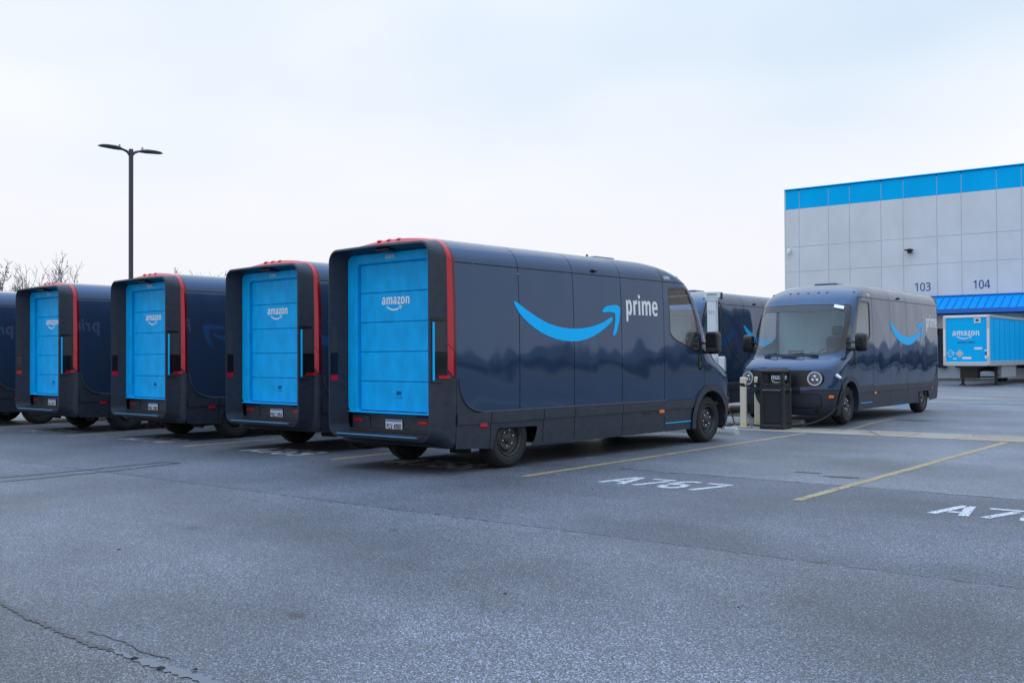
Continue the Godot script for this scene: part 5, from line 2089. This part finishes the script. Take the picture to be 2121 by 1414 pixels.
func through(pts: Array, n := 6) -> Array:
	var c := Curve3D.new()
	for i in pts.size():
		var d: Vector3 = (pts[mini(i + 1, pts.size() - 1)] - pts[maxi(i - 1, 0)]) / 6.0
		c.add_point(pts[i], -d, d)
	var q := []
	var k := (pts.size() - 1) * n
	for i in k + 1:
		q.append(c.sample((int(i / n)) if i < k else pts.size() - 2, float(i % n) / n if i < k else 1.0))
	return q


func charging() -> void:
	var at := site(-9.84, 18.72, 0.0)
	var t := thing("charging_post", "tall white electric vehicle charging post between the vans' noses", "charging station", at, -0.32)
	# local z faces the camera
	var base := Soup.new()
	base.box(Vector3(0.02, 0.02, 0), Vector3(0.36, 0.04, 0.34), 0.008)
	obj("base_plate", base, M.charger_grey, t)
	var pole := Soup.new()
	pole.box(Vector3(0.03, 1.25, -0.02), Vector3(0.085, 2.46, 0.10), 0.012)
	obj("pole", pole, M.charger_white, t)
	var col := Soup.new()
	var rings := []
	for q in [[1.30, 0.05], [1.36, 0.065], [1.9, 0.082], [2.52, 0.09]]:
		var ring := PackedVector3Array()
		for e in rounded(-q[1], -0.05, q[1], 0.05, 0.015, 3):
			ring.append(Vector3(-0.035 + e.x, q[0], 0.075 + e.y))
		rings.append(ring)
	col.loft(rings, true)
	col.face(Array(rings[0]), Vector3(-0.035, 2, 0.07))
	obj("column_cover", col, M.charger_white, t)
	var head := Soup.new()
	head.prism(soften(PackedVector2Array([Vector2(-0.16, 0.0), Vector2(0.16, 0.0), Vector2(0.16, 0.11), Vector2(-0.16, 0.11)]), 0.012), 0.22, Transform3D(Basis(), Vector3(-0.02, 2.56, -0.07)))
	head.prism(soften(PackedVector2Array([Vector2(-0.11, 0.0), Vector2(0.11, 0.0), Vector2(0.15, 0.06), Vector2(-0.15, 0.06)]), 0.012), 0.20, Transform3D(Basis(), Vector3(-0.02, 2.505, -0.06)))
	obj("head", head, M.charger_white, t)
	var cap := Soup.new()
	cap.box(Vector3(0.155, 2.60, -0.02), Vector3(0.03, 0.14, 0.16), 0.01)
	obj("head_end", cap, M.black, t)
	text("maker_lettering", "SIEMENS", 0.062, M.teal_ink, t, Transform3D(Basis(), Vector3(-0.02, 2.618, 0.152)), bold, 0.20, 0.003)
	text("column_lettering", "TEFO", 0.10, M.charger_grey, t, Transform3D(Basis(), Vector3(-0.035, 2.26, 0.126)), plain_font, 0.145, 0.003)
	var bx := Soup.new()
	bx.box(Vector3(0.15, 1.22, 0.02), Vector3(0.13, 0.32, 0.12), 0.015)
	obj("control_box", bx, M.charger_white, t)
	var bb := Soup.new()
	bb.box(Vector3(0.225, 1.22, 0.03), Vector3(0.02, 0.26, 0.09), 0.006)
	obj("box_latch", bb, M.charger_grey, t)
	var holster := Soup.new()
	holster.box(Vector3(0.13, 0.98, 0.02), Vector3(0.14, 0.05, 0.09), 0.015)
	holster.tube([Vector3(0.13, 0.98, 0.02), Vector3(0.26, 1.0, 0.06)], 0.025, 0.03, 8)
	obj("plug_holster", holster, M.black, t)
	var ft := Transform3D(Basis(Vector3.UP, -0.32), at)
	# cables
	var c1 := Soup.new()
	c1.tube(through([ft * Vector3(0.10, 2.50, 0.02), ft * Vector3(0.15, 2.36, 0.06), ft * Vector3(0.17, 2.1, 0.08), ft * Vector3(0.33, 1.55, 0.0), site(-9.25, 19.3, 0.85), site(-9.15, 19.5, 0.55)]), 0.014, 0.014, 7)
	tag(obj("charging_cable", c1, M.black), "black cable hanging from the charging post's head toward the facing van", "cable", "charging cables")
	var c2 := Soup.new()
	c2.tube(through([ft * Vector3(-0.12, 2.50, 0.05), ft * Vector3(-0.17, 2.34, 0.08), ft * Vector3(-0.24, 2.0, 0.08), ft * Vector3(-0.30, 1.6, 0.08), ft * Vector3(-0.36, 1.2, 0.1)]), 0.014, 0.014, 7)
	tag(obj("charging_cable", c2, M.black), "grey black cable curving down left of the charging post behind the nearest van's pillar", "cable", "charging cables")
	var c3 := Soup.new()
	c3.tube(through([site(-8.55, 15.8, 0.86), site(-8.55, 16.35, 0.78), site(-8.75, 17.2, 0.42), site(-9.0, 17.9, 0.12), site(-9.3, 18.3, 0.03), site(-9.62, 18.65, 0.03)]), 0.015, 0.015, 7)
	tag(obj("charging_cable", c3, M.black), "black cable looping from the nearest van's nose down to the charging post", "cable", "charging cables")
	# the facing van's own cable: from its front wing to the ground and along the strip
	var van: Node3D = null
	for c in get_children():
		if str(c.get_meta("label", "")).begins_with("delivery van facing"):
			van = c
	var tr := van.transform
	var zz := 0.5
	while front_x(0.93, zz) > 5.46:
		zz += 0.01
	var port := Vector3(5.46, 0.93, -zz)
	var outv := Vector3(0.45, 0.0, -0.9)
	var c4 := Soup.new()
	c4.tube(through([tr * (port + outv * 0.10 + Vector3(0, -0.03, 0)), tr * (port + outv * 0.14 + Vector3(0, -0.14, 0)), tr * (port + outv * 0.13 + Vector3(0.02, -0.40, 0)), tr * (port + Vector3(0.16, -0.66, 0.02)), tr * (port + Vector3(0.34, -0.83, 0.22)), tr * (port + Vector3(0.5, -0.905, 0.45)), site(-8.35, 18.85, 0.022), site(-9.0, 18.85, 0.025), site(-9.6, 18.80, 0.03)]), 0.016, 0.016, 7)
	tag(obj("charging_cable", c4, M.black), "black cable hanging from the facing van's front corner to the concrete strip", "cable", "charging cables")
	var pg := Soup.new()
	pg.tube([tr * (port - outv * 0.01 + Vector3(0, 0.02, 0)), tr * (port + outv * 0.11 + Vector3(0, -0.03, 0))], 0.042, 0.024, 10)
	tag(obj("charging_plug", pg, M.charger_white), "white charging plug in the facing van's front wing", "plug")


func bin_and_posts() -> void:
	# litter bin: square, open hood on four posts
	var t := thing("litter_bin", "square black litter bin with an open hood on the concrete strip", "litter bin", site(-8.40, 18.44, 0.004), -TH + 0.10)
	var w := 0.465
	var b := Soup.new()
	b.box(Vector3(0, 0.045, 0), Vector3(w + 0.02, 0.09, w + 0.02), 0.02)
	b.box(Vector3(0, 0.40, 0), Vector3(w - 0.05, 0.68, w - 0.05))
	for sx in [-1.0, 1.0]:
		for sz in [-1.0, 1.0]:
			b.box(Vector3(sx * (w / 2 - 0.035), 0.42, sz * (w / 2 - 0.035)), Vector3(0.075, 0.70, 0.075), 0.012)
	obj("bin_body", b, M.bin_black, t)
	t.scale = Vector3(1, 0.965, 1)
	for k in 4:
		var p := Soup.new()
		var bt := Basis(Vector3.UP, PI / 2 * k)
		p.box(Vector3(0, 0.43, w / 2 - 0.022), Vector3(w - 0.15, 0.62, 0.02), 0.006, Transform3D(bt, Vector3.ZERO))
		obj("side_panel", p, M.bin_black, t)
	var l := Soup.new()
	l.box(Vector3(0, 0.79, 0), Vector3(w + 0.01, 0.05, w + 0.01), 0.015)
	l.box(Vector3(0, 0.835, 0), Vector3(w, 0.05, w), 0.012)
	l.box(Vector3(0, 0.87, w / 2 - 0.02), Vector3(w, 0.03, 0.04), 0.01)
	l.box(Vector3(0, 0.87, -w / 2 + 0.02), Vector3(w, 0.03, 0.04), 0.01)
	l.box(Vector3(w / 2 - 0.02, 0.87, 0), Vector3(0.04, 0.03, w), 0.01)
	l.box(Vector3(-w / 2 + 0.02, 0.87, 0), Vector3(0.04, 0.03, w), 0.01)
	for sx in [-1.0, 1.0]:
		for sz in [-1.0, 1.0]:
			l.box(Vector3(sx * (w / 2 - 0.035), 0.97, sz * (w / 2 - 0.035)), Vector3(0.07, 0.24, 0.07), 0.014)
	l.box(Vector3(0, 1.125, 0), Vector3(w + 0.015, 0.11, w + 0.015), 0.04)
	l.box(Vector3(0, 1.18, 0), Vector3(w - 0.08, 0.04, w - 0.08), 0.018)
	obj("hood", l, M.bin_black, t)
	var bag := Soup.new()
	var pth := []
	for i in 17:
		pth.append(Vector3(lerpf(-w / 2 + 0.05, w / 2 - 0.05, i / 16.0), 0.762 + 0.008 * sin(i * 1.7), w / 2 + 0.004))
	bag.tube(pth, 0.007, 0.007, 5)
	for i in pth.size():
		pth[i] = Vector3(w / 2 + 0.004, pth[i].y - 0.006 * sin(PI * i / 16.0), pth[i].x)
	bag.tube(pth, 0.008, 0.008, 5)
	obj("bag_edge", bag, M.charger_grey, t)
	var la := Soup.new()
	la.box(Vector3(w / 2 + 0.02, 0.76, 0.05), Vector3(0.04, 0.035, 0.20), 0.012)
	la.box(Vector3(w / 2 + 0.02, 0.73, 0.0), Vector3(0.03, 0.05, 0.07), 0.01)
	obj("latch", la, M.black, t)
	# steel guard posts
	for q in [[-9.0, 18.30, "cream square guard post left of the litter bin, nearest the charging post"], [-9.03, 18.98, "cream square guard post partly hidden behind the litter bin"]]:
		var g := thing("guard_post", q[2], "bollard", site(q[0], q[1], 0.004), -TH + 0.35, "cream guard posts on the strip")
		var s := Soup.new()
		s.box(Vector3(0, 0.49, 0), Vector3(0.118, 0.97, 0.118), 0.012)
		obj("post", s, M.post_cream, g)
		var pl := Soup.new()
		pl.box(Vector3(0, 0.012, 0), Vector3(0.30, 0.02, 0.26), 0.004)
		for sx in [-0.11, 0.11]:
			for sz in [-0.09, 0.09]:
				pl.lathe([Vector2(0.014, 0.0), Vector2(0.014, 0.025), Vector2(0.001, 0.028)], Vector3(sx, 0.02, sz), Vector3.UP, 8)
		obj("base_plate", pl, M.charger_grey, g)
		for k in 4:
			var bd := Soup.new()
			bd.prism(PackedVector2Array([Vector2(-0.056, 0.87), Vector2(-0.056, 0.825), Vector2(-0.02, 0.805), Vector2(0.056, 0.805), Vector2(0.056, 0.815), Vector2(0.02, 0.87)]), 0.003, Transform3D(Basis(Vector3.UP, PI / 2 * k), Basis(Vector3.UP, PI / 2 * k) * Vector3(0, -0.01, 0.0575)))
			obj("black_mark", bd, M.black, g)
		var yl := Soup.new()
		yl.box(Vector3(0.0, 0.075, 0.0595), Vector3(0.06, 0.035, 0.003))
		obj("yellow_label", yl, M.yellow_label, g)
	# concrete wheel stops
	for q in [[-9.24, 16.66, "pale concrete wheel stop in front of the nearest van's front wheels"], [-9.2, 19.45, "pale concrete wheel stop under the facing van's nose"], [-12.75, 20.6, "pale concrete wheel stop in front of the van behind the charging post"]]:
		var s := Soup.new()
		var rings := []
		for e in [[-0.93, 0.8], [-0.90, 1.0], [0.90, 1.0], [0.93, 0.8]]:
			var ring := PackedVector3Array()
			for p in [[-0.09, 0.0], [-0.085, 0.05], [-0.055, 0.115], [-0.04, 0.128], [0.04, 0.128], [0.055, 0.115], [0.085, 0.05], [0.09, 0.0]]:
				ring.append(Vector3(e[0], p[1] * e[1], p[0] * e[1]))
			rings.append(ring)
		for i in 3:
			s.loft([rings[i], rings[i + 1]], false, 1.0, false)
		s.face(Array(rings[0]), Vector3.ZERO)
		s.face(Array(rings[3]), Vector3.ZERO)
		var o := obj("wheel_stop", s, M.concrete_pale)
		o.position = site(q[0], q[1], 0.0)
		o.rotation.y = -TH
		tag(o, q[2], "wheel stop", "concrete wheel stops")
